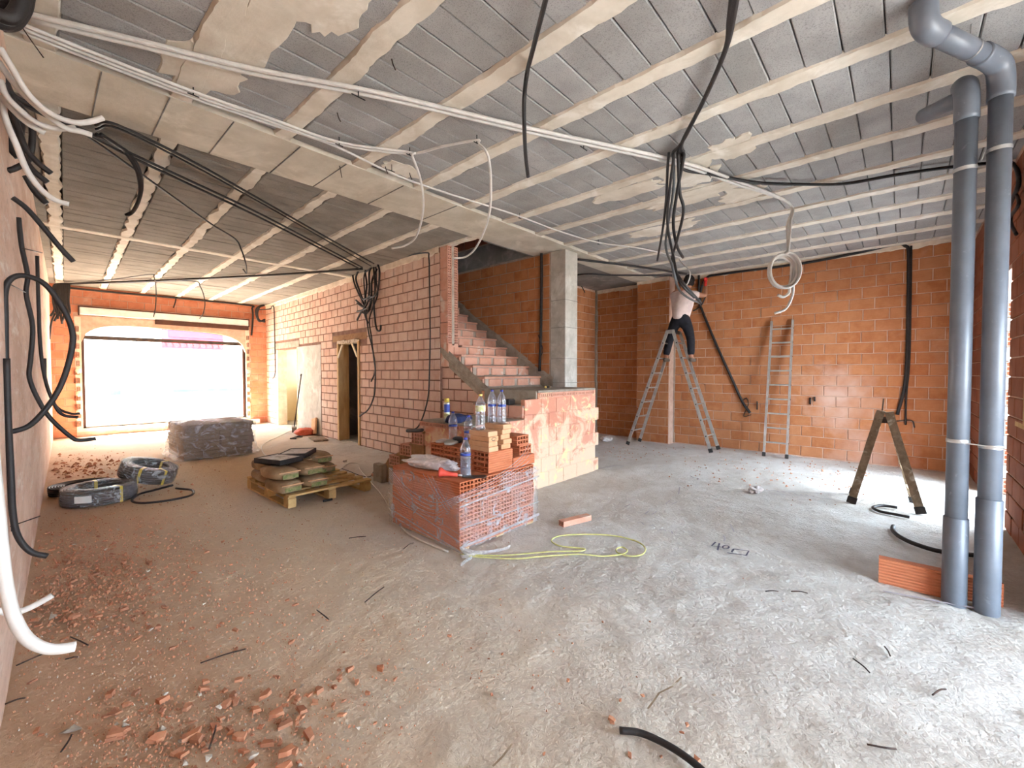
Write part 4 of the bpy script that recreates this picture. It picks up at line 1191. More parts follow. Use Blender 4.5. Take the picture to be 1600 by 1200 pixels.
# trowel with a red grip
t = thing('trowel', 'trowel with a flared red grip lying on the front of the wrapped stack', 'trowel', (2.245, 2.715, ZT), math.radians(-50))
m = MB(); m.tube([(-.09, 0, .04), (-.075, 0, .04), (-.05, 0, .034), (0, 0, .026), (.06, 0, .020)], [.042, .040, .026, .018, .014], 14); m.build('grip', MAT['red_plastic'], t, True)
m = MB(); m.tube([(.055, 0, .02), (.10, 0, .016)], .008, 8); m.build('tang', MAT['steel'], t, True)
m = MB(); m.prism([(.10, -.03), (.28, -.05), (.30, 0), (.28, .05), (.10, .03)], 2, .006, .012); m.build('blade', MAT['metal_dark'], t)

# ------------------------------------------------------------------ cement sacks on a pallet
PC = Vector((2.17, 5.28, 0))
t = thing('wooden_pallet', 'light wooden pallet carrying the paper cement sacks', 'pallet', PC, math.radians(1))
for y in np.linspace(-.58, .58, 7):
    m = MB(); m.box(-.47, .47, y - .045, y + .045, .118, .14, ch=.003); m.build('deck_board', MAT['wood_pallet'], t)
for x in (-.43, 0, .43):
    m = MB(); m.box(x - .04, x + .04, -.60, .60, .098, .117); m.build('cross_board', MAT['wood_pallet'], t)
    for y in (-.55, 0, .55):
        m = MB(); m.box(x - .04, x + .04, y - .06, y + .06, .02, .097); m.build('block', MAT['wood_pallet'], t)
    m = MB(); m.box(x - .04, x + .04, -.60, .60, 0, .019); m.build('bottom_board', MAT['wood_pallet'], t)
def sack(label, loc, rz, seed, lx=.27, ly=.52, h=.125, prt=True):
    t = thing('cement_sack', label, 'sack', loc, rz, 'cement sacks on the pallet')
    rounded('body', lx, ly, h, 'paper_sack', (0, 0, h/2), 0, t, .022, seed)
    m = MB(); m.box(-lx*.30, lx*.30, -ly*.5 - .002, -ly*.5 + .004, h*.25, h*.6); m.build('print', MAT['print_green'], t)
    m = MB(); m.box(-lx*.40, lx*.40, -ly*.5 + .01, -ly*.5 + .022, h*.72, h*.80); m.build('seam', MAT['brick_tan'], t)
    return t
zb = .141
sack('brown cement sack, lower one at the front left corner of the pallet', (1.76, 4.93, zb), .03, 1)
sack('brown cement sack under the front right tray, lowest of its pile', (2.05, 4.95, zb), -.03, 2)
sack('brown cement sack bulging on top at the front left of the pallet', (1.74, 4.98, zb + .126), .08, 3)
sack('brown cement sack bulging on top of the second front pile', (2.02, 5.02, zb + .126), .05, 4)
sack('brown cement sack at the rear left corner of the pallet, lower', (1.80, 5.52, zb), .0, 5)
sack('brown cement sack at the rear left under the left tray', (1.80, 5.50, zb + .126), .04, 6)
sack('brown cement sack standing behind the second front pile', (2.10, 5.55, zb), .0, 7)
sack('brown cement sack on top behind the second front pile', (2.12, 5.52, zb + .126), -.06, 8)
sack('brown cement sack at the right rear, lower of the right pile', (2.40, 5.52, zb), .04, 9)
sack('brown cement sack on top of the right rear pile', (2.39, 5.56, zb + .126), -.04, 10)
def tray(label, loc, rz):
    t = thing('mortar_tray', label, 'tray', loc, rz)
    m = MB(); m.box(-.15, .15, -.20, .20, 0, .012); 
    for a in ((-.15, -.138, -.2, .2), (.138, .15, -.2, .2), (-.138, .138, -.2, -.188), (-.138, .138, .188, .2)): m.box(*a, .0, .055)
    m.build('rim', MAT['black_plastic'], t)
    m = MB(); m.box(-.137, .137, -.187, .187, .035, .05); m.build('dried_mortar', MAT['tray_top'], t)
tray('dark tray with a pale dried surface on the front left cement sack', (1.80, 5.16, zb + .265), .35)
tray('dark tray with a pale dried surface on the rear cement sacks', (2.10, 5.40, zb + .265), -.7)
o = tag(MB().bar((2.28, 5.10, .155), (2.52, 4.80, .155), .02, .02).build('batten', MAT['wood']), 'thin wooden batten lying on the bare boards of the sack pallet', 'batten')

# ------------------------------------------------------------------ film-wrapped pack by the window
t = thing('wrapped_pack', 'low stack of grey-brown slabs wrapped in clear plastic near the window', 'wrapped stack', (2.02, 8.95, 0), math.radians(1))
for k in range(9):
    for q in (-1, 1):
        m = MB(); m.box(-.245, .245, -.54, .54, 0, .060, ch=.008); o = m.build('slab', MAT['slab'], t)
        o.location = (q*.25 + random.uniform(-.012, .012), random.uniform(-.015, .015), .01 + .062*k); o.rotation_euler = (0, 0, random.uniform(-.02, .02))
def pack_film():
    bm = bmesh.new(); bmesh.ops.create_cube(bm, size=1.0); bmesh.ops.subdivide_edges(bm, edges=bm.edges, cuts=22, use_grid_fill=True)
    for v in bm.verts:
        c = v.co*2; p = 9; r = (abs(c.x)**p + abs(c.y)**p + abs(c.z)**p)**(1/p); mx = max(abs(c.x), abs(c.y), abs(c.z)); q = c*(mx/r)
        w = Vector((q.x*.545, q.y*.60, .30 + q.z*.31))
        if w.z < .12: w.x *= 1 + (.12-w.z)*1.6; w.y *= 1 + (.12-w.z)*1.2
        d = Vector((q.x, q.y, q.z*.6)).normalized()
        w += d*(.06*abs(mnoise.noise(w*3.4)) + .026*mnoise.noise(w*9) + .012*mnoise.noise(w*22))
        if w.z > .55: w.z += .05*abs(mnoise.noise((w.x*5, w.y*5, 3)))
        w.z = max(w.z, .004); v.co = w
    me = bpy.data.meshes.new('film'); bm.to_mesh(me); bm.free(); me.materials.append(MAT['film_pack'])
    o = bpy.data.objects.new('film', me); COL.objects.link(o); o.parent = t
pack_film()

# ------------------------------------------------------------------ coils of black conduit
def coil(name, label, loc, R, r, layers, per, tilt, rz, mat='black_conduit', straps=(), film=True, tagged=False):
    t = thing(name, label, 'coil', loc, rz); e = t; e.rotation_euler = (tilt[0], tilt[1], rz)
    pts = []
    for k in range(layers):
        for q in range(per):
            rr = R - q*2*r*.98 if k % 2 == 0 else R - (per-1-q)*2*r*.98
            for a in np.linspace(0, 2*math.pi, 36, endpoint=False):
                pts.append((rr*math.cos(a) + .003*math.sin(3*a+k), rr*math.sin(a), r + k*2*r*.95 + .002*math.sin(2*a + k)))
    m = MB(); m.tube(pts, r, 7); m.build('windings', MAT[mat], t, True)
    hh = layers*2*r*.95 + r*.2; ri = R - per*2*r + r*.9
    for a in straps:
        c, s = math.cos(a), math.sin(a); w = .014
        loop = [(ri-.004, -.004), (R+r+.005, -.004), (R+r+.005, hh+.004), (ri-.004, hh+.004)]
        m = MB(); vs = []
        for x, z in loop:
            for q in (-w, w): vs.append((x*c - q*s, x*s + q*c, z))
        m.add(vs, [(0, 1, 3, 2), (2, 3, 5, 4), (4, 5, 7, 6), (6, 7, 1, 0)]); m.build('strap', MAT['strap_yellow'], t)
    if film:
        m = MB(); m.lathe([(ri-.006, .0), (R+r+.004, .0), (R+r+.009, hh*.5), (R+r+.003, hh+.003), (ri-.006, hh+.006), (ri-.008, hh*.5)], 40, cap=False); m.build('film', MAT['film'], t, True)
    if tagged:
        a = math.radians(-118); c, s = math.cos(a), math.sin(a); x = R+r+.011; m = MB(); vs = []
        for aa in np.linspace(a - .22, a + .22, 5):
            for z in (hh*.3, hh*.72): vs.append((x*math.cos(aa), x*math.sin(aa), z))
        m.add(vs, [(2*i, 2*i+2, 2*i+3, 2*i+1) for i in range(4)]); m.build('paper_tag', MAT['white_paint'], t)
    return t
coil('conduit_coil', 'film-wrapped coil of black conduit with white tag, flat on the floor', (.44, 6.55, 0), .30, .0125, 7, 4, (0, 0), .0, straps=(math.radians(-62), math.radians(95)), tagged=True)
coil('conduit_coil', 'film-wrapped coil of black conduit tilted onto the tagged coil', (.88, 6.90, .115), .27, .0125, 7, 4, (math.radians(11), math.radians(14)), .1, straps=(math.radians(-120), math.radians(-70), math.radians(40)))
coil('conduit_coil', 'loose dusty coil of black conduit behind the tagged coil by the left wall', (.34, 7.20, 0), .28, .012, 4, 6, (0, 0), .2, film=False)
m = MB(); pts = smooth_path([PZ(275, 763, .02), PZ(300, 766, .014), PZ(298, 774, .014), PZ(262, 782, .014), PZ(222, 786, .014), PZ(206, 782, .014), PZ(218, 772, .014), PZ(240, 766, .05), PZ(270, 758, .10)], 6)
tag(m.tube(pts, .012, 8).build('conduit_offcut', MAT['black_conduit'], None, True), 'single bent loop of black conduit on the floor beside the two coils', 'conduit')

# ------------------------------------------------------------------ door frame, small things at the far wall
def dwp(mb, name, mat, parent=None): return mb.build(name, MAT[mat], parent)
DF = struct(MB().box(2.585, 2.645, -.20, .03, 0, 2.02, dwm()).build('door_1', MAT['wood']))
m = MB(); m.box(3.50, 3.56, -.20, .03, 0, 2.02, dwm()); m.build('jamb', MAT['wood'], DF)
m = MB(); m.box(2.585, 3.56, -.20, .02, 2.0, 2.05, dwm()); m.build('head', MAT['wood_light'], DF)
for a, b in (((2.65, 1.72), (2.86, 1.98)), ((3.50, 1.72), (3.29, 1.98))):
    m = MB(); m.bar(on_dw(a[0], .03, a[1]), on_dw(b[0], .03, b[1]), .02, .045); m.build('brace', MAT['wood_light'], DF)
m = MB()
for k in range(26):
    u = 2.62 + .9*k/26; m.box(u, u + .04, .0, .03 + random.uniform(0, .015), 2.0 + random.uniform(0, .02), 2.05 + random.uniform(0, .02), dwm())
m.build('foam_bead', MAT['plaster_white'], DF)
DF2 = struct(MB().box(7.25, 7.33, -.2, .03, 0, 2.02, dwm()).build('door_2', MAT['plaster_white']))
m = MB(); m.box(5.84, 5.88, -.2, .02, 0, 2.02, dwm()); m.build('jamb', MAT['wood_light'], DF2)
t = thing('broom', 'broom with a grey head leaning on the concrete panel', 'broom', (4.10, 10.75, 0))
m = MB(); m.tube([(0, 0, .12), (.13, -.12, 1.36)], .013, 8); m.build('handle', MAT['metal_dark'], t, True)
m = MB(); m.tube([(.125, -.115, 1.33), (.132, -.122, 1.38)], .018, 8); m.build('grip', MAT['rubber'], t, True)
m = MB(); m.prism([(-.16, 0), (.16, 0), (.13, .12), (-.13, .12)], 1, -.05, .05); o = m.build('head', MAT['plaster_rough'], t); o.rotation_euler = (0, 0, 1.2)
crumple('net_sack', .22, .26, .10, 'net_orange', PZ(486, 678) + Vector((-.12, 0, 0)), .4, 7.0, 'orange net sack lying at the foot of the concrete panel', 'sack', .3)
o = tag(MB().box(-.13, .13, -.02, .02, 0, .36, ch=.004).build('board_offcut', MAT['brick_tan']), 'small upright tan board standing in the orange net sack', 'board')
o.location = (4.18, 9.86, .02); o.rotation_euler = (.12, .18, 1.5)
o = tag(MB().box(-.30, .30, -.14, .14, 0, .03, ch=.004).build('board_offcut', MAT['wood_old']), 'flat board lying on the floor left of the dark doorway', 'board'); o.location = (3.95, 9.1, .0); o.rotation_euler = (0, 0, 1.35)
t = thing('bar_clamp', 'dark bar clamp lying on the floor below the broom', 'clamp', PZ(462, 684), .7)
m = MB(); m.bar((-.2, 0, .012), (.2, .02, .012), .03, .02); m.build('bar', MAT['metal_dark'], t)
m = MB(); m.bar((-.2, 0, .012), (-.2, -.12, .012), .03, .02); m.build('jaw', MAT['black_plastic'], t)
m = MB(); m.bar((.05, .01, .012), (.05, -.12, .012), .03, .02); m.build('slide', MAT['black_plastic'], t)
o = rounded('black_sack', .5, .45, .4, 'black_plastic', (4.95, 12.0, .2), .3, None, .09, 3); tag(o, 'black rubbish sack inside the side room behind the low brick wall', 'sack')
crumple('plastic_sheet', .26, .12, .07, 'film_bag', PZ(948, 688), .3, 9.0, 'crumpled clear plastic sheet on the floor beside the landing block', 'plastic')
crumple('plastic_scrap', .06, .10, .05, 'film_bag', PZ(1180, 769), 1.2, 12.0, 'small scrap of clear plastic standing up on the open floor', 'plastic', .6)
t = thing('brick_fragment', 'long hollow brick fragment lying right of the wrapped stack', 'brick', PZ(899, 817), math.radians(-15))
inst('body', hollow_mesh('fragment', .34, .07, .05, 2, 1, 'brick_riser', .06, .008), t, Matrix.Translation((0, 0, .026)))
o = tag(MB().box(-.19, .19, -.11, .11, 0, .07, ch=.006).build('floor_slab', MAT['white_paint']), 'pale board lying on the floor at the left end of the window wall', 'board'); o.location = PZ(105, 680) + Vector((0, .1, 0)); o.scale = (1, 1, .35)
o = tag(MB().box(-.10, .10, -.06, .06, 0, .12, ch=.006).build('white_block', MAT['white_paint']), 'small white block at the right end of the window wall', 'block'); o.location = PZ(401, 662) + Vector((0, .1, 0))

# ------------------------------------------------------------------ man on the ladder
def skin_obj(name, verts, edges, radii, mat, parent, root=0, sub=2):
    me = bpy.data.meshes.new(name); me.from_pydata([tuple(v) for v in verts], edges, [])
    o = bpy.data.objects.new(name, me); COL.objects.link(o)
    if parent: o.parent = parent
    sk = o.modifiers.new('skin', 'SKIN'); sk.use_smooth_shade = True
    me.skin_vertices[0].data.foreach_get if False else None
    for i, r in enumerate(radii):
        rr = r if isinstance(r, tuple) else (r, r)
        me.skin_vertices[0].data[i].radius = rr
        me.skin_vertices[0].data[i].use_root = (i == root)
    sb = o.modifiers.new('sub', 'SUBSURF'); sb.levels = sub; sb.render_levels = sub
    me.materials.append(MAT[mat]); return o
man = thing('person', 'person in white t-shirt and black trousers standing on the A-frame ladder, arms raised', 'person', (8.10, 3.10, 1.62))
J = dict(pelvis=(-.02, -.02, .80), waist=(0, -.03, .95), chest=(.02, -.05, 1.16), neck=(.06, -.09, 1.33), head0=(.09, -.12, 1.42), head1=(.11, -.14, 1.52),
         hipL=(-.02, .09, .76), kneeL=(.05, .21, .42), ankL=(-.02, .26, .07), toeL=(.12, .27, .03), hipR=(-.02, -.12, .76), kneeR=(.04, -.19, .42), ankR=(-.02, -.22, .06), toeR=(.12, -.23, .02),
         shL=(.03, .13, 1.24), elL=(.22, .24, 1.30), wrL=(.36, .13, 1.46), haL=(.40, .10, 1.53),
         shR=(.03, -.23, 1.23), elR=(.16, -.40, 1.20), wrR=(.30, -.36, 1.39), haR=(.33, -.34, 1.46))
K = list(J); I = {k: i for i, k in enumerate(K)}
E_ = [('pelvis', 'waist'), ('waist', 'chest'), ('chest', 'neck'), ('neck', 'head0'), ('head0', 'head1'), ('pelvis', 'hipL'), ('hipL', 'kneeL'), ('kneeL', 'ankL'), ('ankL', 'toeL'), ('pelvis', 'hipR'), ('hipR', 'kneeR'), ('kneeR', 'ankR'), ('ankR', 'toeR'),
      ('chest', 'shL'), ('shL', 'elL'), ('elL', 'wrL'), ('wrL', 'haL'), ('chest', 'shR'), ('shR', 'elR'), ('elR', 'wrR'), ('wrR', 'haR')]
RAD = dict(pelvis=(.07, .09), waist=(.07, .09), chest=(.085, .12), neck=.055, head0=(.085, .075), head1=(.09, .08), hipL=.085, kneeL=.06, ankL=.042, toeL=.035, hipR=.085, kneeR=.06, ankR=.042, toeR=.035,
           shL=.06, elL=.042, wrL=.028, haL=(.034, .02), shR=.06, elR=.042, wrR=.028, haR=(.034, .02))
verts = [J[k] for k in K]; edges = [(I[a], I[b]) for a, b in E_]; rad = [RAD[k] for k in K]
# five fingers on each hand
for s, h, w in (('L', 'haL', 'wrL'), ('R', 'haR', 'wrR')):
    hd = (Vector(J[h]) - Vector(J[w])).normalized(); sd = hd.cross(Vector((1, 0, 0))).normalized()
    for q, ln in zip((-1.5, -.5, .5, 1.5), (.05, .065, .07, .055)):
        b0 = Vector(J[h]) + sd*q*.016 + hd*.02; b1 = b0 + hd*ln*.6; b2 = b1 + (hd*.5 + Vector((.6, 0, -.1)))*ln*.6
        i = len(verts); verts += [b0, b1, b2]; rad += [.010, .009, .008]; edges += [(I[h], i), (i, i+1), (i+1, i+2)]
    b0 = Vector(J[h]) + sd*.035 - hd*.005; b1 = b0 + sd*.03 + hd*.025
    i = len(verts); verts += [b0, b1]; rad += [.012, .010]; edges += [(I[h], i), (i, i+1)]
skin_obj('body', verts, edges, rad, 'skin', man, 0)
def sub_skeleton(name, keys, es, rr, mat):
    vs = [J[k] if isinstance(k, str) else k for k in keys]
    return skin_obj(name, vs, es, rr, mat, man, 0)
mid = lambda a, b, f: tuple(Vector(J[a]).lerp(Vector(J[b]), f))
sub_skeleton('t_shirt', [(-.02, -.02, .74), (-.01, -.025, .88), 'chest', mid('chest', 'neck', .55), 'shL', mid('shL', 'elL', .6), 'shR', mid('shR', 'elR', .6)], [(0, 1), (1, 2), (2, 3), (2, 4), (4, 5), (2, 6), (6, 7)],
             [(.15, .185), (.14, .175), (.13, .17), (.075, .09), .085, .072, .085, .072], 'tshirt')
sub_skeleton('trousers', [(-.01, -.025, 1.02), (-.02, -.02, .76), 'hipL', 'kneeL', mid('kneeL', 'ankL', .9), 'hipR', 'kneeR', mid('kneeR', 'ankR', .9), (-.02, -.02, .88)], [(0, 8), (8, 1), (1, 2), (2, 3), (3, 4), (1, 5), (5, 6), (6, 7)],
             [(.09, .12), (.125, .155), .115, .08, .066, .115, .08, .066, (.118, .148)], 'trousers')
for s in 'LR':
    a = Vector(J['ank'+s]); tt = Vector(J['toe'+s])
    sub_skeleton('shoe', [tuple(a + Vector((-.05, 0, -.03))), tuple(a + Vector((.03, 0, -.03))), tuple(tt + Vector((.04, 0, -.005)))], [(0, 1), (1, 2)], [(.045, .042), (.052, .045), (.042, .032)], 'shoe')
bm = bmesh.new(); bmesh.ops.create_icosphere(bm, subdivisions=3, radius=1)
for v in bm.verts:
    d = v.co.copy(); 
    q = 1 + .10*mnoise.noise(d*5)
    v.co = Vector((d.x*.105*q - .012, d.y*.098*q, d.z*.125*q + .01))
me = bpy.data.meshes.new('hair'); 
bmesh.ops.delete(bm, geom=[v for v in bm.verts if v.co.x > .06 and v.co.z < .05], context='VERTS')
bm.to_mesh(me); bm.free(); me.materials.append(MAT['hair'])
hr = bpy.data.objects.new('hair', me); COL.objects.link(hr); hr.parent = man; hr.location = (.10, -.13, 1.485)
for s in (-1, 1):
    m = MB(); m.lathe([(.0, 0), (.02, .004), (.024, .012), (.015, .018)], 10); o = m.build('ear', MAT['skin'], man, True); o.location = (.11, -.13 + s*.088, 1.46); o.rotation_euler = (-s*math.pi/2, 0, 0); o.scale = (.8, 1.3, 1)
t = thing('drill', 'small red power tool held up by the man at the ceiling corner', 'power tool', (8.44, 2.755, 3.05), .3)
m = MB(); m.box(-.09, .06, -.03, .03, .06, .13, ch=.012); m.build('housing', MAT['tool_red'], t)
m = MB(); m.box(-.07, -.03, -.022, .022, -.04, .06, ch=.01); m.build('handle', MAT['tool_red'], t)
m = MB(); m.tube([(.06, 0, .095), (.10, 0, .095)], .02, 10); m.tube([(.10, 0, .095), (.17, 0, .095)], .005, 6); m.build('chuck', MAT['metal_dark'], t)
# ------------------------------------------------------------------ conduits and cables
ZC = 3.262
def cab(label, pts, r=.012, mat='black_conduit', name='black_cable', sub=6, n=8, cat='cable', group=None):
    m = MB(); m.tube(smooth_path(pts, sub) if sub else pts, r, n)
    return tag(m.build(name, MAT[mat], None, True), label, cat, group)
def C(px, py, z=ZC): return PZ(px, py, z)
def down(p, z, dx=0, dy=0): return Vector((p.x + dx, p.y + dy, z))
def ties(o, pts, r):
    for p in pts:
        m = MB(); m.tube([p + Vector((0, 0, -r*1.3)), p + Vector((0, 0, .04))], .004, 5); m.tube([p + Vector((-r*1.6, 0, -r*1.2)), p + Vector((r*1.6, 0, -r*1.2))], .004, 5); m.build('tie', MAT['tie'], o)

# pair of white conduits crossing the whole near ceiling, coiled at the end
cpos = PZ(1224, 420, 2.55)
ce = C(1233, 316)
def hang_coil(ph, r0, turns, tailpts, sgn):
    pts = [ce + Vector((0, 0, -.01)), down(ce, ce.z - .25, .01*sgn, .015*sgn), down(ce, 2.72, .02*sgn, 0)]
    cx = Vector((ce.x, ce.y, 2.53))
    for k in range(int(turns*12) + 1):
        a = math.pi/2 - ph - 2*math.pi*k/12
        rk = r0*(1 - .07*k/12 + .03*math.sin(k*.7 + sgn))
        pts.append(cx + RGT*(rk*math.cos(a) - .03 - .010*k/12) + Vector((0, 0, rk*math.sin(a)*1.2 - .012*k/12)) + Vector((FWD.x, FWD.y, 0))*(.012*sgn + .002*k))
    for q in tailpts: pts.append(cx + RGT*q[0] + Vector((0, 0, q[1])) + Vector((FWD.x, FWD.y, 0))*.03)
    return pts
for k, (dy, lab) in enumerate(((0, 'white conduit crossing the ceiling, upper of the taped pair ending in the hanging coil'), (.055, 'white conduit crossing the ceiling, lower of the taped pair ending in the hanging coil'))):
    off = Vector((-.018, -.018, 0))*(1 if k == 0 else -1)
    run = [C(40, 25) + off, C(220, 68) + off, C(400, 112) + off, C(600, 150) + off, C(820, 202) + off, C(1050, 252) + off, C(1150, 285) + off]
    tail = [(.04, -.18), (.03, -.25), (-.03, -.29), (-.09, -.27)] if k == 0 else [(.08, -.14), (.07, -.28), (.0, -.42), (-.12, -.47)]
    o = cab(lab, run + hang_coil(.3*k, .165 - .012*k, 2.2 if k == 0 else 1.3, tail, 1 if k else -1), .015 if k == 0 else .014, 'white_conduit', 'white_conduit', 5)
    if k == 0: ties(o, [C(912, 225), C(1108, 268), C(560, 143)], .03)
# trio of thinner conduits along the beam
off = Vector((.0, .042, 0))
A = [C(30, 36), C(160, 88), C(302, 143), C(420, 184), C(530, 222)]
p1 = C(640, 238); p2 = C(745, 219)
o = cab('thin white conduit along the beam that hangs down in a hook at mid-ceiling', [q for q in A] + [p1 + Vector((0, 0, .0)), p1 + Vector((.02, -.01, -.03)), PZ(658, 285, 3.08), PZ(661, 330, 2.95), PZ(650, 370, 2.83), PZ(632, 384, 2.78), PZ(612, 388, 2.76)], .0105, 'white_conduit', 'white_conduit', 5)
ties(o, [A[2], A[4], p1], .02)
o = cab('thin white conduit bent sideways to a ceiling hook and hanging down in the middle', [q + off*1.0 for q in A] + [p1 + Vector((.0, .03, 0)), p1.lerp(p2, .5), p2, p2 + Vector((.02, 0, -.02)), PZ(763, 245, 3.13), PZ(767, 300, 2.97), PZ(762, 345, 2.85), PZ(745, 385, 2.74), PZ(728, 401, 2.70), PZ(708, 404, 2.68)], .0105, 'white_conduit', 'white_conduit', 5)
ties(o, [p2], .02)
b1 = C(1060, 402)
o = cab('thin white conduit following the beam all the way to the hanging black bundle', [q + off*2.0 for q in A] + [C(640, 282), C(800, 334), C(870, 360), C(935, 379), C(1000, 388), b1, b1 + Vector((.02, -.02, -.06)), PX(1078, 425, 6.5), PX(1073, 445, 6.45), PX(1064, 447, 6.4)], .0095, 'white_conduit', 'white_conduit', 5)
ties(o, [C(612, 263), C(812, 338), C(935, 379)], .02)

# black cables of the near ceiling
q = C(824, 112)
o = cab('single black cable hanging from the near ceiling in the upper middle', [C(868, -60, 3.25), C(850, 10, 3.25), C(832, 80, 3.25), q, down(q, 3.12, -.005, .02), PZ(819, 190, 3.02), PZ(821, 240, 2.92), PZ(825, 276, 2.85)], .0135)
drop = C(1060, 238)
for k in range(3):
    sx = Vector((-.03 + .03*k, .03 - .03*k, 0))
    run = [C(1150 + 4*k, -60), C(1140 + 3*k, 25), C(1132, 82), C(1098, 160), C(1066, 222), drop + sx]
    ends = [[PZ(1046, 300, 3.05), PZ(1043, 350, 2.88), PZ(1052, 400, 2.72), PX(1062, 440, 4.6), PX(1085, 465, 4.9)],
            [PZ(1062, 300, 3.06), PZ(1068, 330, 2.96), PZ(1058, 375, 2.8), PZ(1050, 410, 2.70), PX(1066, 440, 4.6), PX(1095, 473, 5.2)],
            [PZ(1058, 300, 3.06), PZ(1052, 350, 2.90), PZ(1058, 385, 2.78), PZ(1067, 402, 2.73)]][k]
    cab(['black cable of the thick ceiling bundle, left strand drooping past the man', 'black cable of the thick ceiling bundle, bent right strand with a kink', 'black cable of the thick ceiling bundle, short strand with a cut end'][k], run + [drop + sx + Vector((0, 0, -.06))] + ends, .0135 + .001*k)
cab('black cable hanging left of the ceiling bundle with a free end', [drop + Vector((-.05, .06, 0)), PZ(1043, 262, 3.18), PZ(1041, 310, 3.02), PZ(1036, 355, 2.88), PZ(1031, 385, 2.78), PZ(1027, 407, 2.72)], .012)
cab('grey conduit looping down in front of the man from the ceiling bundle', [drop + Vector((.02, .05, -.0)), PZ(1052, 300, 3.05), PZ(1040, 380, 2.8), PX(1050, 415, 4.4), PX(1060, 450, 4.7), PX(1075, 465, 5.2), PX(1094, 474, 6.2)], .013, 'grey_conduit', 'grey_conduit', cat='conduit')
cab('black cable crossing from the ceiling bundle to the right wall behind the pipes', [drop + Vector((.03, -.02, 0)), C(1068, 264), C(1110, 272), C(1180, 285), C(1250, 288), C(1320, 287), C(1390, 275), C(1470, 263), C(1560, 254), C(1584, 257, 3.25), PY(1592, 285, -.66), PY(1580, 315, -.66), PY(1572, 335, -.66)], .0155)
cab('black cable hanging behind the right pipe with a hooked end', [PY(1586, 300, -.67), PY(1592, 318, -.66), PY(1580, 338, -.66), PY(1581, 352, -.66), PY(1588, 366, -.66)], .012)

# back wall
XF = XB - .035
bw = lambda x, y: PX(x, y, XF)
cab('thick black cable along the top of the back wall, turning down the brick', [bw(1094, 480), bw(1095, 455), bw(1104, 434), bw(1130, 428), bw(1250, 412), bw(1340, 395), bw(1398, 382), bw(1414, 384), bw(1420, 398), bw(1419, 480), bw(1418, 540), bw(1414, 600), bw(1402, 648)], .022)
cab('second black cable down the back wall ending above the small stepladder', [bw(1424, 384), bw(1423, 460), bw(1421, 560), bw(1416, 620), bw(1415, 664)], .012)
cab('bent black stub at the bottom of the back wall cable', [bw(1400, 658), bw(1424, 657), bw(1429, 668)], .008)
cab('black conduit running diagonally down the chased brick beside the stepladder', [bw(1092, 430), bw(1093, 470), bw(1097, 485), bw(1120, 540), bw(1145, 595), bw(1160, 628), bw(1172, 645)], .022)
cab('dark cable stub crossing the chase at the back wall', [bw(1083, 486), bw(1095, 478), bw(1104, 460)], .012)
cab('dark cable curl at the lower end of the diagonal chase', [bw(1158, 628), bw(1166, 622), bw(1169, 632), bw(1162, 650), bw(1174, 648)], .007)
for k, (x0, y0, y1) in enumerate(((1266, 621, 632), (1273, 620, 627), (1183, 627, 640))):
    cab(['small dark wire stub, left of two on the back wall beside the leaning ladder', 'small dark wire stub, right of two on the back wall beside the leaning ladder', 'small dark wire stub on the back wall left of the leaning ladder'][k], [bw(x0, y0), bw(x0, y1)], .012, sub=0, name='wire_stub')
# from the column to the man
cab('black cable strung from the column to the man under the ceiling, upper', [PZ(900, 405, 3.24), PZ(960, 412, 3.24), PZ(1020, 420, 3.24), PZ(1072, 428, 3.24)], .020)
cab('black cable strung from the column to the man under the ceiling, lower', [PZ(896, 430, 3.2), PZ(920, 428, 3.2), PZ(960, 430, 3.2), PZ(1050, 430, 3.2)], .016)
cab('thin black cable hooking down on the bay wall right of the column', [PY(922, 427, 5.22), PY(910, 430, 5.22), PY(906, 440, 5.22), PY(914, 457, 5.22)], .010)
xs_ = XS - .04
cab('black conduit running down the stair wall left of the column', [PX(846, 396, xs_), PX(846, 450, xs_), PX(845, 520, xs_), PX(843, 580, xs_)], .022)
cab('thin cable tie twisted round the stair wall conduit', [PX(841, 523, xs_ - .03), PX(845, 535, xs_ - .03), PX(848, 548, xs_ - .03), PX(843, 562, xs_ - .03)], .006)

# long room ceiling
def L(px, py): return PZ(px, py, 3.25)
cab('black cable slanting across the far ceiling to the wall bundle, upper of the pair', [L(150, 196), L(182, 195), L(300, 252), L(400, 308), L(500, 365), L(584, 412)], .012)
cab('black cable slanting across the far ceiling, taped beneath the upper one', [L(150, 202), L(186, 201), L(302, 259), L(402, 314), L(502, 371), L(580, 416)], .009)
cab('black cable slanting across the far ceiling to the wall bundle, lower of the pair', [L(20, 150), L(80, 180), L(140, 208), L(205, 240), L(300, 284), L(400, 331), L(500, 383), L(566, 418)], .012)
cab('black cable slanting across the far ceiling, taped beneath the lower one', [L(24, 158), L(82, 186), L(142, 213), L(205, 245), L(300, 290), L(400, 337), L(500, 388), L(562, 420)], .012)
cab('thin black cable crossing the far ceiling and ending in a small hook', [L(90, 180), L(180, 243), L(260, 300), L(330, 350), L(367, 373), PZ(377, 390, 3.15), PZ(384, 412, 3.0), PZ(385, 427, 2.92), PZ(380, 421, 2.95)], .010)
hb = L(196, 238)
for k in range(2):
    cab(['black conduit bent down from the far ceiling in a hook, outer strand', 'black conduit bent down from the far ceiling in a hook, inner strand'][k], [L(150 + 8*k, 210), L(185, 228), hb + Vector((.02*k, 0, 0)), PZ(212 + 4*k, 262, 3.15), PZ(219 + 2*k, 290, 3.05), PZ(217, 312, 2.97), PZ(208, 330, 2.90), PZ(197 + 3*k, 336, 2.87)], .015)
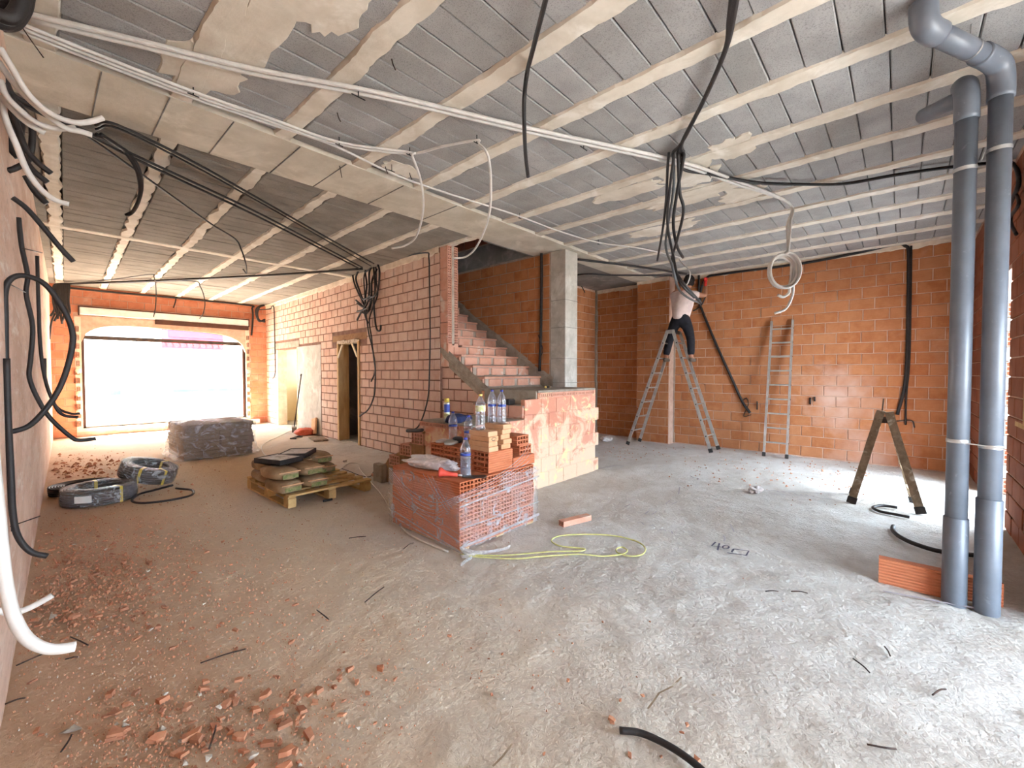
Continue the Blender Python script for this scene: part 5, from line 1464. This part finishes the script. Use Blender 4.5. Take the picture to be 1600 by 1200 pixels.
cab('black cable spanning the far ceiling from the window corner to the wall bundle', [PZ(92, 444, 3.26), PZ(200, 440, 3.26), PZ(300, 436, 3.26), PZ(400, 431, 3.26), PZ(500, 425, 3.26), PZ(566, 420, 3.25)], .022)
YC = YW - .06
cw = lambda x, y, d=0: PY(x, y, YC - d)
cab('black cable along the top of the window wall dropping at its right end', [cw(100, 449), cw(180, 457), cw(280, 466), cw(388, 477), cw(394, 482), cw(395, 500), cw(393, 524)], .022)
cab('thin black cable looping down over the window, left loop', [PZ(112, 443, 3.25), PZ(180, 436, 3.25), PZ(234, 429, 3.25), PZ(241, 434, 3.18), PZ(244, 455, 2.98), PZ(243, 480, 2.70), PZ(240, 495, 2.52)], .009)
cab('thin black cable looping down over the window, right loop', [PZ(112, 444, 3.25), PZ(220, 441, 3.25), PZ(300, 439, 3.25), PZ(313, 448, 3.15), PZ(320, 470, 2.9), PZ(318, 488, 2.68), PZ(312, 498, 2.56)], .009)
cab('short thin cable hook on the lintel between the window loops', [cw(283, 462), cw(276, 464), cw(274, 472), cw(271, 481)], .012)
for k in range(9):
    x = 84 + 3*k
    cab(['black cable strand of the bundle in the window corner, leftmost', 'black cable strand of the bundle in the window corner, second from left', 'black cable strand of the bundle in the window corner, third from left', 'black cable strand of the bundle in the window corner, fourth from left', 'black cable strand of the bundle in the window corner, middle', 'black cable strand of the bundle in the window corner, sixth from left', 'black cable strand of the bundle in the window corner, third from right', 'black cable strand of the bundle in the window corner, second from right', 'black cable strand of the bundle in the window corner, rightmost'][k],
        [PY(96 + k, 443, 12.9), PY(x, 447, 12.85), PY(x - 1, 470, 12.85), PY(x + 1, 484 + 2*(k % 3), 12.85), PY(x + (4 if k % 2 else -5), 494 + 4*(k % 4), 12.85)], .019, group='cable bundle in the window corner')
cab('black cable curving from the window corner bundle to the jamb', [PY(86, 490, 12.8), PY(80, 505, 12.7), PY(77, 530, 12.6)], .016)
# right corner of the window wall
for k in range(3):
    cab(['thick black loop of cable in the right corner beside the window, outer', 'thick black loop of cable in the right corner beside the window, middle', 'thick black loop of cable in the right corner beside the window, inner'][k],
        [PY(413, 477, 13.1), PY(406 - 2*k, 479 + k, 13.1), PY(402 - k, 490, 13.1), PY(405, 500 + k, 13.1), PY(414, 503 - 2*k, 13.1)], .024)
cab('thin black cable arching from the corner loop and down the pink wall', [PY(405, 484, 13.0), on_dw(7.75, .04, 3.17), on_dw(7.62, .04, 3.22), on_dw(7.45, .04, 3.16), on_dw(7.42, .04, 2.6), on_dw(7.40, .04, 1.6), on_dw(7.45, .04, 1.35), on_dw(7.62, .04, 1.25)], .014)

# bundle on the door wall
def dwx(px, py, out=.05):
    # sight line met with the door wall plane, brought forward by out
    d = ray(px, py); n = dwn; o0 = DWA + dwn*out
    return EYE + d*((o0 - EYE).dot(n)/d.dot(n))
BN = 'cable bundle on the pink brick wall'
B = [[(566, 420), (552, 424), (553, 440), (560, 458), (567, 472), (573, 490), (562, 486)],
     [(580, 414), (571, 422), (573, 445), (571, 465), (570, 490), (575, 505)],
     [(584, 412), (577, 425), (577, 450), (575, 470), (569, 480), (558, 474)],
     [(590, 412), (593, 425), (591, 450), (586, 462), (578, 466), (570, 480), (563, 490), (558, 500)],
     [(587, 412), (588, 440), (590, 460), (583, 480), (577, 500), (580, 525), (584, 560), (586, 580), (580, 596)],
     [(583, 345 + 40), (585, 400), (584, 420), (586, 450), (584, 470), (586, 500), (589, 515), (594, 516), (595, 508)],
     [(578, 420), (569, 430), (570, 460), (572, 490), (576, 520), (582, 545), (586, 570), (586, 600), (584, 620), (575, 640), (562, 650)],
     [(560, 422), (556, 436), (562, 455), (568, 468), (580, 462), (577, 478), (568, 484), (558, 487)],
     [(589, 420), (581, 440), (580, 470), (574, 488), (566, 478), (556, 469)]]
LB = ['black cable of the wall bundle bulging out to its left', 'black cable of the wall bundle, straight short strand', 'black cable of the wall bundle with a stub pointing left', 'black cable of the wall bundle crossing over to the lower left stub',
      'black cable of the wall bundle reaching halfway down the wall', 'black cable of the wall bundle ending in a pale upward hook', 'longest black cable of the wall bundle, curving down to the dark doorway', 'black cable of the wall bundle knotted at its waist', 'black cable of the wall bundle inside the right loop']
for k, pts in enumerate(B):
    cab(LB[k], [dwx(x, y, .05 + .02*(k % 4)) for x, y in pts], .017 if k not in (4, 6) else .013, group=BN)
cab('black cable along the top of the pink wall and down beside the stairs', [dwx(590, 412), dwx(625, 402), dwx(665, 395), dwx(670, 403), dwx(671, 440), dwx(672, 520), dwx(671, 580), PX(668, 625, 4.05), PX(655, 664, 4.0), PX(640, 674, 3.95)], .011)
cab('frayed dark rag of cable ends lying on the hollow brick step', [PX(636, 673, 3.0), PX(648, 673, 3.0), PX(660, 672, 3.0)], .02)

# left wall, close to the camera
def W(px, py, Y): return PY(px, py, Y)
cab('thick black conduit making a tall arch beside the left wall', [W(16, 830, 3.3), W(14, 700, 3.3), W(9, 600, 3.3), W(8, 500, 3.3), W(8, 455, 3.3), W(18, 435, 3.3), W(40, 431, 3.3), W(70, 444, 3.3), W(95, 476, 3.3), W(111, 510, 3.3), W(113, 540, 3.3), W(100, 590, 3.3), W(80, 628, 3.3), W(50, 662, 3.3), W(25, 673, 3.3), W(11, 674, 3.3)], .0128)
cab('thick black conduit hanging down the left wall and curling onto the rubble', [W(10, 560, 3.15), W(12, 640, 3.15), W(17, 740, 3.15), W(20, 800, 3.15), W(28, 838, 3.15), W(48, 862, 3.15), W(74, 869, 3.15)], .0128)
cab('wavy black conduit down the left wall behind the arch', [W(29, 340, 4.3), W(34, 385, 4.3), W(43, 430, 4.3), W(41, 460, 4.3), W(51, 510, 4.3), W(48, 560, 4.3), W(46, 590, 4.3), W(60, 625, 4.3), W(80, 655, 4.3), W(110, 682, 4.3), W(124, 688, 4.3), W(150, 685, 4.3)], .0128)
cab('thin black conduit down the left wall farther back', [W(58, 400, 5.5), W(60, 470, 5.5), W(63, 540, 5.5), W(70, 590, 5.5), W(84, 630, 5.5), W(98, 648, 5.5), W(122, 652, 5.5)], .0125)
cab('third black conduit end curving out from the left wall under the arch', [W(70, 560, 5.8), W(72, 600, 5.8), W(88, 635, 5.8), W(110, 646, 5.8), W(125, 646, 5.8)], .011)
cab('stiff black conduit stub sticking out from the upper left wall', [W(20, 309, 3.4), W(42, 326, 3.4), W(70, 358, 3.4), W(95, 388, 3.4), W(115, 409, 3.4)], .0125)
cab('black conduit stub pointing down at the upper left corner', [W(40, 275, 3.5), W(55, 300, 3.5), W(73, 318, 3.5)], .014)
for k, pts in enumerate([[(4, 130), (18, 170), (28, 200), (40, 232), (60, 255), (80, 271)], [(20, 150), (34, 190), (30, 230), (48, 262), (74, 285)], [(26, 160), (48, 190), (50, 225), (44, 250), (26, 262), (12, 267)], [(6, 118), (20, 148), (50, 165), (90, 186), (140, 210)], [(0, 108), (12, 150), (20, 200), (16, 230), (28, 247)]]):
    cab(['black cable in the tangle at the upper left wall, ending in an outward stub', 'black cable in the tangle at the upper left wall, lower stub', 'black cable in the tangle at the upper left wall curling back to the wall', 'black cable leaving the upper left tangle along the ceiling', 'black cable in the tangle hugging the wall face'][k], [W(x, y, 3.55 + .08*k) for x, y in pts], .015, group='cable tangle at the upper left wall')
for k, pts in enumerate([[(0, 75), (18, 105), (45, 148), (80, 178), (115, 191), (140, 190), (161, 184)], [(-4, 95), (18, 125), (45, 155), (80, 185), (105, 201), (125, 205), (144, 211)], [(0, 125), (10, 150), (35, 175), (60, 193), (90, 201), (118, 199)], [(0, 150), (14, 165), (40, 190), (70, 208)], [(0, 155), (12, 195), (25, 225), (40, 262), (60, 292), (85, 312), (108, 319)]]):
    cab(['white conduit curving out of the upper left corner, topmost end', 'white conduit curving out of the upper left corner, second end', 'white conduit curving out of the upper left corner, third end', 'white conduit with the shortest end in the upper left corner', 'white conduit hanging lowest from the upper left corner along the wall'][k], [W(x, y, 3.1 + .06*k) for x, y in pts], .0135, 'white_conduit', 'white_conduit', group='white conduits at the upper left')
for k, pts in enumerate([[(-10, 20), (15, 28), (30, 12), (34, -12)], [(-12, 30), (8, 36), (28, 24), (38, -10)], [(-12, 8), (10, 14), (24, -4)], [(0, 38), (20, 36), (36, 14), (42, -12)]]):
    cab(['black cable of the knot in the top left corner, outermost', 'black cable of the knot in the top left corner, lower', 'black cable of the knot in the top left corner, innermost', 'black cable of the knot in the top left corner, right edge'][k], [W(x, y, 2.9 + .05*k) for x, y in pts], .03, group='cable knot in the top left corner')
cab('thick white conduit hanging beside the camera and curling up over the rubble', [W(-14, 700, 1.35), W(-4, 800, 1.35), W(2, 860, 1.35), W(10, 920, 1.35), W(22, 965, 1.35), W(42, 998, 1.35), W(70, 1013, 1.35), W(95, 1014, 1.35), W(118, 1010, 1.35)], .0112, 'white_conduit', 'white_conduit')
cab('second white conduit near the left wall with an upturned end', [W(-20, 950, 1.8), W(5, 956, 1.8), W(25, 957, 1.8), W(45, 950, 1.8), W(65, 940, 1.8), W(82, 930, 1.8)], .0085, 'white_conduit', 'white_conduit')
for k, (a, b) in enumerate((((0, 436), (40, 457)), ((36, 388), (66, 395)), ((15, 823), (63, 806)))):
    cab(['thin wire holding the arching conduit to the left wall', 'thin wire across the upper left wall', 'thin wire tied to the hanging conduit low on the left wall'][k], [W(*a, 3.25), W(*b, 3.9 if k < 2 else 3.25)], .003, 'wire', 'tie_wire', 0, 5)
cab('thin wire hanging from the conduit ends at the near ceiling', [C(26, 30, 3.24), W(48, 62, 3.4), W(68, 90, 3.3)], .003, 'wire', 'tie_wire', 3, 5)
# ceiling nails with wire ends
for k, (x, y) in enumerate(((527, 176), (612, 92), (530, 258), (602, 260), (640, 270))):
    p = C(x, y, 3.29)
    cab(['short wire end poking from the ceiling joist near the conduit pair', 'bent wire end poking from the near ceiling blocks', 'thin wire hanging from the beam below the conduits', 'short wire end at the beam edge, left', 'short wire end at the beam edge, right'][k], [p, p + Vector((.01, .0, -.03)), p + Vector((.02, -.01, -.06 - .05*(k == 2)))], .004, 'wire', 'wire_end', 3, 5)

# on the floor
def Fz(x, y, z=.008): return PZ(x, y, z)
cab('pale yellow hose looped on the floor right of the wrapped stack', [Fz(718, 866), Fz(760, 868), Fz(800, 867), Fz(860, 862), Fz(905, 861), Fz(914, 858), Fz(900, 856), Fz(875, 853), Fz(862, 846), Fz(866, 840), Fz(885, 836), Fz(930, 835), Fz(965, 838), Fz(995, 846), Fz(1008, 856), Fz(1004, 866), Fz(985, 869), Fz(966, 864), Fz(963, 858), Fz(972, 855), Fz(980, 860), Fz(972, 866), Fz(940, 869), Fz(905, 866), Fz(850, 869), Fz(800, 873), Fz(720, 868)], .006, 'rope_yellow', 'hose', 5, 6, 'hose')
cab('pale cord winding across the floor from the sacks to the wrapped stack', [Fz(530, 735), Fz(545, 724), Fz(560, 724), Fz(562, 732), Fz(575, 748), Fz(590, 765), Fz(600, 778), Fz(612, 800), Fz(625, 820), Fz(640, 835), Fz(665, 848), Fz(700, 862)], .007, 'cord_white', 'cord', 5, 6, 'cord')
cab('pale cord lying on the far floor in front of the broom', [Fz(455, 672), Fz(440, 680), Fz(418, 690), Fz(409, 698), Fz(412, 708), Fz(422, 716)], .007, 'cord_white', 'cord', 5, 6, 'cord')
cab('thin dark cord beside the pale one near the pallet', [Fz(533, 732), Fz(545, 736), Fz(560, 742), Fz(577, 745), Fz(583, 738), Fz(588, 726)], .005, 'wire', 'cord', 5, 6, 'cord')
t = thing('plug', 'pale plug at the end of the cord beside the sack pallet', 'plug', Fz(539, 722, 0), .6)
m = MB(); m.box(-.03, .03, -.022, .022, 0, .035, ch=.008); m.build('body', MAT['cord_white'], t)
m = MB(); m.tube([(-.03, -.01, .018), (-.055, -.01, .018)], .003, 6); m.build('prong', MAT['steel'], t)
m = MB(); m.tube([(-.03, .01, .018), (-.055, .01, .018)], .003, 6); m.build('prong', MAT['steel'], t)
cab('thick black corrugated hose end at the bottom edge of the picture', [Fz(968, 1141, .018), Fz(1000, 1145, .018), Fz(1035, 1160, .018), Fz(1068, 1180, .018), Fz(1100, 1206, .018), Fz(1130, 1240, .018)], .0125, 'black_conduit', 'black_hose', 6, 10, 'hose')
cab('curved black hose on the floor left of the pipes', [Fz(1396, 822, .02), Fz(1395, 828, .02), Fz(1405, 838, .02), Fz(1430, 850, .02), Fz(1472, 862, .02), Fz(1530, 868, .02)], .017, 'black_conduit', 'black_hose', 6, 10, 'hose')
cab('small curl of black hose on the floor between the stepladder legs', [Fz(1402, 793, .018), Fz(1378, 790, .018), Fz(1364, 793, .018), Fz(1375, 799, .018), Fz(1400, 804, .018), Fz(1421, 808, .018)], .014, 'black_conduit', 'black_hose', 6, 10, 'hose')
wires = [((570, 941), (600, 917)), ((495, 953), (514, 968)), ((313, 1036), (384, 1014)), ((1333, 1029), (1359, 1051)), ((1382, 1010), (1391, 1025)), ((1355, 1163), (1400, 1170)), ((1457, 1086), (1478, 1077)), ((1236, 924), (1262, 927)), ((1196, 924), (1216, 924)), ((25, 1040), (72, 1020)), ((545, 841), (572, 838)), ((630, 858), (646, 848)), ((327, 1170), (338, 1130)), ((102, 1030), (122, 1026)), ((110, 995), (138, 1008)), ((8, 1100), (40, 1090)), ((95, 1175), (112, 1148))]
names = ['long dark wire left of centre on the open floor', 'short dark wire lying left of the long one', 'long thin wire on the rubble-strewn floor', 'straight dark wire on the pale floor near the pipes', 'short dark wire beside the straight one on the pale floor', 'bent dark wire at the bottom right of the floor', 'small bent wire on the pale floor at the right', 'thin wire on the pale floor, right of a close pair', 'thin wire on the pale floor, left of a close pair', 'dark wire at the foot of the left wall', 'dark wire in front of the sack pallet', 'short dark wire left of the wrapped stack', 'black wire among the brick shards at the bottom left', 'small staple-shaped wire under the curled white conduit', 'thin wire right of the curled white conduit', 'dark wire in the bottom left corner by the wall', 'wire beside the grey stone at the bottom left']
for (a, b), lab in zip(wires, names):
    p, q_ = Fz(*a, .006), Fz(*b, .006); mid_ = p.lerp(q_, .6) + Vector((random.uniform(-.01, .01), random.uniform(-.01, .01), .004))
    cab(lab, [p, mid_, q_], .0035, 'wire', 'wire_piece', 4, 5, 'wire')
cab('black strip of rubber lying in front of the sack pallet', [Fz(505, 783), Fz(519, 780)], .014, 'black_plastic', 'rubber_strip', 0, 6, 'strip')
# ------------------------------------------------------------------ marks drawn on the floor
def mark(px, mat='chalk', w=.006):
    pts = [PZ(x, y, 0) for x, y in px]; vs = []; fs = []; m = MB()
    for i, p in enumerate(pts):
        a = pts[max(i-1, 0)]; b = pts[min(i+1, len(pts)-1)]; d = (b-a); d.z = 0; d.normalize(); n = Vector((-d.y, d.x, 0))
        for s in (-1, 1): vs.append((p.x + n.x*w*s, p.y + n.y*w*s, .0065))
    for i in range(len(pts)-1): fs.append((2*i, 2*i+1, 2*i+3, 2*i+2))
    m.add(vs, fs); m.build('drawn_mark', MAT[mat], FLOOR)
mark([(1118, 848), (1112, 854), (1127, 856)], w=.007); mark([(1124, 850), (1121, 861)], w=.007)
mark([(1134 + 5*math.cos(a), 856 + 2.5*math.sin(a)) for a in np.linspace(0, 6.3, 14)])
mark([(1144, 861), (1147, 859), (1170, 862), (1166, 869), (1136, 865)], w=.008); mark([(1146, 860), (1143, 864)], w=.007)
mark([(1040, 788), (1047, 783), (1058, 785), (1050, 789), (1040, 788)], 'chalk_faint'); mark([(1046, 786), (1052, 786)], 'chalk_faint')
mark([(1060, 773), (1062, 762)], 'chalk_faint')
mark([(1008, 804), (1014, 799), (1026, 800), (1018, 805), (1008, 804)], 'chalk_faint')
mark([(976, 793), (984, 789), (990, 790)], 'chalk_faint'); mark([(996, 818), (1002, 817), (1006, 821)], 'chalk_faint')
mark([(1014, 823), (1020, 821), (1024, 824)], 'chalk_faint'); mark([(1030, 829), (1036, 828), (1041, 831)], 'chalk_faint'); mark([(1044, 831), (1049, 831), (1051, 835)], 'chalk_faint')
mark([(1078, 744), (1084, 747), (1091, 748), (1090, 750)], 'chalk'); mark([(1130, 838), (1133, 842), (1131, 847)], 'chalk_faint')
mark([(930, 734), (960, 728), (975, 729)], 'chalk_faint', .012); mark([(1141, 820), (1147, 832)], 'chalk_faint'); mark([(1205, 772), (1260, 776), (1320, 784)], 'chalk_faint')
for k in range(7): mark([(1214 + 9*k, 768 + 1.2*k), (1218 + 9*k, 770 + 1.2*k)], 'chalk_faint')
mark([(1180, 766), (1290, 772), (1340, 788)], 'chalk_faint'); mark([(1380, 925), (1470, 942), (1560, 958)], 'chalk_faint', .010)
for pts in ([(1065, 1060), (1050, 1075), (1030, 1085), (1018, 1102), (1012, 1110)], [(800, 1165), (785, 1185), (770, 1200)]): mark(pts, 'wood_old', .004)

# ------------------------------------------------------------------ rubble
def shard_mesh(name, mat, k, kind):
    bm = bmesh.new(); rr = random.Random(k*17 + 3)
    if kind == 'plate':
        n = rr.choice((4, 4, 5)); a0 = rr.random()*6; pts = []
        for i in range(n):
            a = a0 + 2*math.pi*i/n + rr.uniform(-.35, .35); r = rr.uniform(.6, 1.0); pts.append((r*math.cos(a), r*math.sin(a)*rr.uniform(.45, .8)))
        h = rr.uniform(.28, .5)
        lo = [bm.verts.new((x, y, 0)) for x, y in pts]; hi = [bm.verts.new((x*rr.uniform(.8, 1), y*rr.uniform(.8, 1), h*rr.uniform(.8, 1.1))) for x, y in pts]
    else:
        pts = [Vector((rr.uniform(-1, 1), rr.uniform(-.8, .8), rr.uniform(0, .9))) for _ in range(11)]
        for p in pts: bm.verts.new(p)
    bmesh.ops.convex_hull(bm, input=bm.verts)
    bmesh.ops.delete(bm, geom=[v for v in bm.verts if not v.link_faces], context='VERTS')
    bmesh.ops.recalc_face_normals(bm, faces=bm.faces)
    me = bpy.data.meshes.new(name); bm.to_mesh(me); bm.free(); me.materials.append(MAT[mat]); return me
SH = [shard_mesh('brick_shard', 'shard', k, 'plate') for k in range(10)]
STN = [shard_mesh('stone', 'stone', k + 50, 'rock') for k in range(5)]
# areas of the floor in photograph pixels: (x0, x1, y0, y1, count, smallest, largest, share of stones)
areas = [(150, 500, 1080, 1215, 70, .012, .034, .12), (320, 560, 1040, 1120, 26, .012, .028, .15), (40, 260, 830, 980, 62, .012, .034, .16), (60, 400, 780, 1000, 34, .010, .024, .2),
         (20, 420, 960, 1150, 40, .008, .022, .35), (420, 800, 930, 1180, 40, .007, .019, .3), (800, 1120, 1040, 1190, 12, .009, .018, .1), (760, 1250, 900, 1100, 14, .005, .010, .2)]
rr = random.Random(11); placed = []
RUB = 'brick shards scattered over the floor'; STG = 'grey stones scattered over the floor'
def place(me, name, p, s, lab, cat, grp):
    o = bpy.data.objects.new(name, me); COL.objects.link(o)
    o.location = (p.x, p.y, -.004); o.scale = (s, s, s); o.rotation_euler = (rr.uniform(-.18, .18), rr.uniform(-.18, .18), rr.uniform(0, 6.28)); tag(o, lab, cat, grp)
AR = ['in the dense rubble at the bottom left', 'at the right edge of the dense rubble', 'along the foot of the left wall', 'in front of the conduit coils', 'around the curled white conduit', 'on the open floor left of centre', 'near the black hose at the bottom', 'on the pale floor in the middle']
for ai, (x0, x1, y0, y1, n, s0, s1, st) in enumerate(areas):
    for _ in range(n):
        p = PZ(rr.uniform(x0, x1), rr.uniform(y0, y1)); s = s0 + (s1-s0)*rr.random()**1.8
        if p.x < LX(p.y) + .04 or p.y < .35: continue
        if rr.random() < st: place(rr.choice(STN), 'stone', p, s*.7, f'small pale stone {AR[ai]}', 'stone', STG)
        else: place(rr.choice(SH), 'brick_shard', p, s*1.2, f'broken shard of orange brick {AR[ai]}', 'brick shard', RUB)
for x, y, s, lab in ((105, 1147, .045, 'largest grey stone on the floor at the bottom left'), (185, 1147, .05, None), (245, 1155, .04, None), (298, 1150, .045, None), (593, 1045, .04, None), (320, 1076, .03, None), (455, 1003, .025, None)):
    p = PZ(x, y)
    if lab: place(STN[2], 'stone', p, s*.8, lab, 'stone', STG)
    else: place(rr.choice(SH), 'brick_shard', p, s, 'large broken shard of orange brick lying on the dusty floor', 'brick shard', RUB)
# crumbs too small to pick apart, one object
crumb = MB(); crumb2 = MB()
def crumbs(mb, n, x0, x1, y0, y1, s0, s1):
    for _ in range(n):
        w_, h_ = (x1-x0), (y1-y0)
        p = PZ(rr.triangular(x0 - .15*w_, x1 + .25*w_, x0 + .3*w_), rr.triangular(y0 - .1*h_, y1 + .15*h_, (y0+y1)/2)); s = s0 + (s1-s0)*rr.random()**2
        if p.x > 8.55 or (p.x > 4.0 and p.y > 3.1 and p.x < 5.5): continue
        if p.x < LX(p.y) + .02 or p.y < .3: continue
        a = rr.uniform(0, 6.28); c, sn = math.cos(a)*s, math.sin(a)*s; h = s*rr.uniform(.4, .9); k = rr.uniform(.4, .9)
        mb.add([(p.x + c, p.y + sn, -.004), (p.x - sn*k, p.y + c*k, -.004), (p.x - c, p.y - sn, -.004), (p.x + sn*k, p.y - c*k, -.004), (p.x + c*.3, p.y + sn*.2, h), (p.x - c*.4, p.y, h*.8)],
               [(0, 1, 4), (1, 2, 5), (1, 5, 4), (2, 3, 5), (3, 0, 4), (3, 4, 5)])
crumbs(crumb, 2200, 30, 420, 770, 1010, .003, .010); crumbs(crumb, 900, 45, 250, 815, 980, .005, .016); crumbs(crumb, 1500, 20, 600, 960, 1210, .0015, .005); crumbs(crumb, 700, 120, 520, 1080, 1210, .002, .008); crumbs(crumb, 500, 300, 800, 830, 1100, .002, .007)
crumbs(crumb, 160, 85, 190, 712, 745, .010, .045); crumbs(crumb, 220, 95, 330, 700, 790, .006, .022); crumbs(crumb, 260, 1080, 1480, 705, 760, .006, .022); crumbs(crumb, 60, 1250, 1470, 720, 800, .006, .02); crumbs(crumb, 200, 400, 700, 690, 900, .003, .009); crumbs(crumb, 120, 930, 1060, 690, 720, .004, .02)
crumbs(crumb2, 900, 30, 560, 780, 1200, .002, .006); crumbs(crumb2, 200, 500, 1500, 850, 1180, .001, .004)
tag(crumb.build('brick_crumbs', MAT['shard']), 'fine red brick crumbs and grit strewn over the floor', 'rubble', kind='stuff')
tag(crumb2.build('mortar_crumbs', MAT['stone']), 'fine pale mortar grit strewn over the floor', 'grit', kind='stuff')
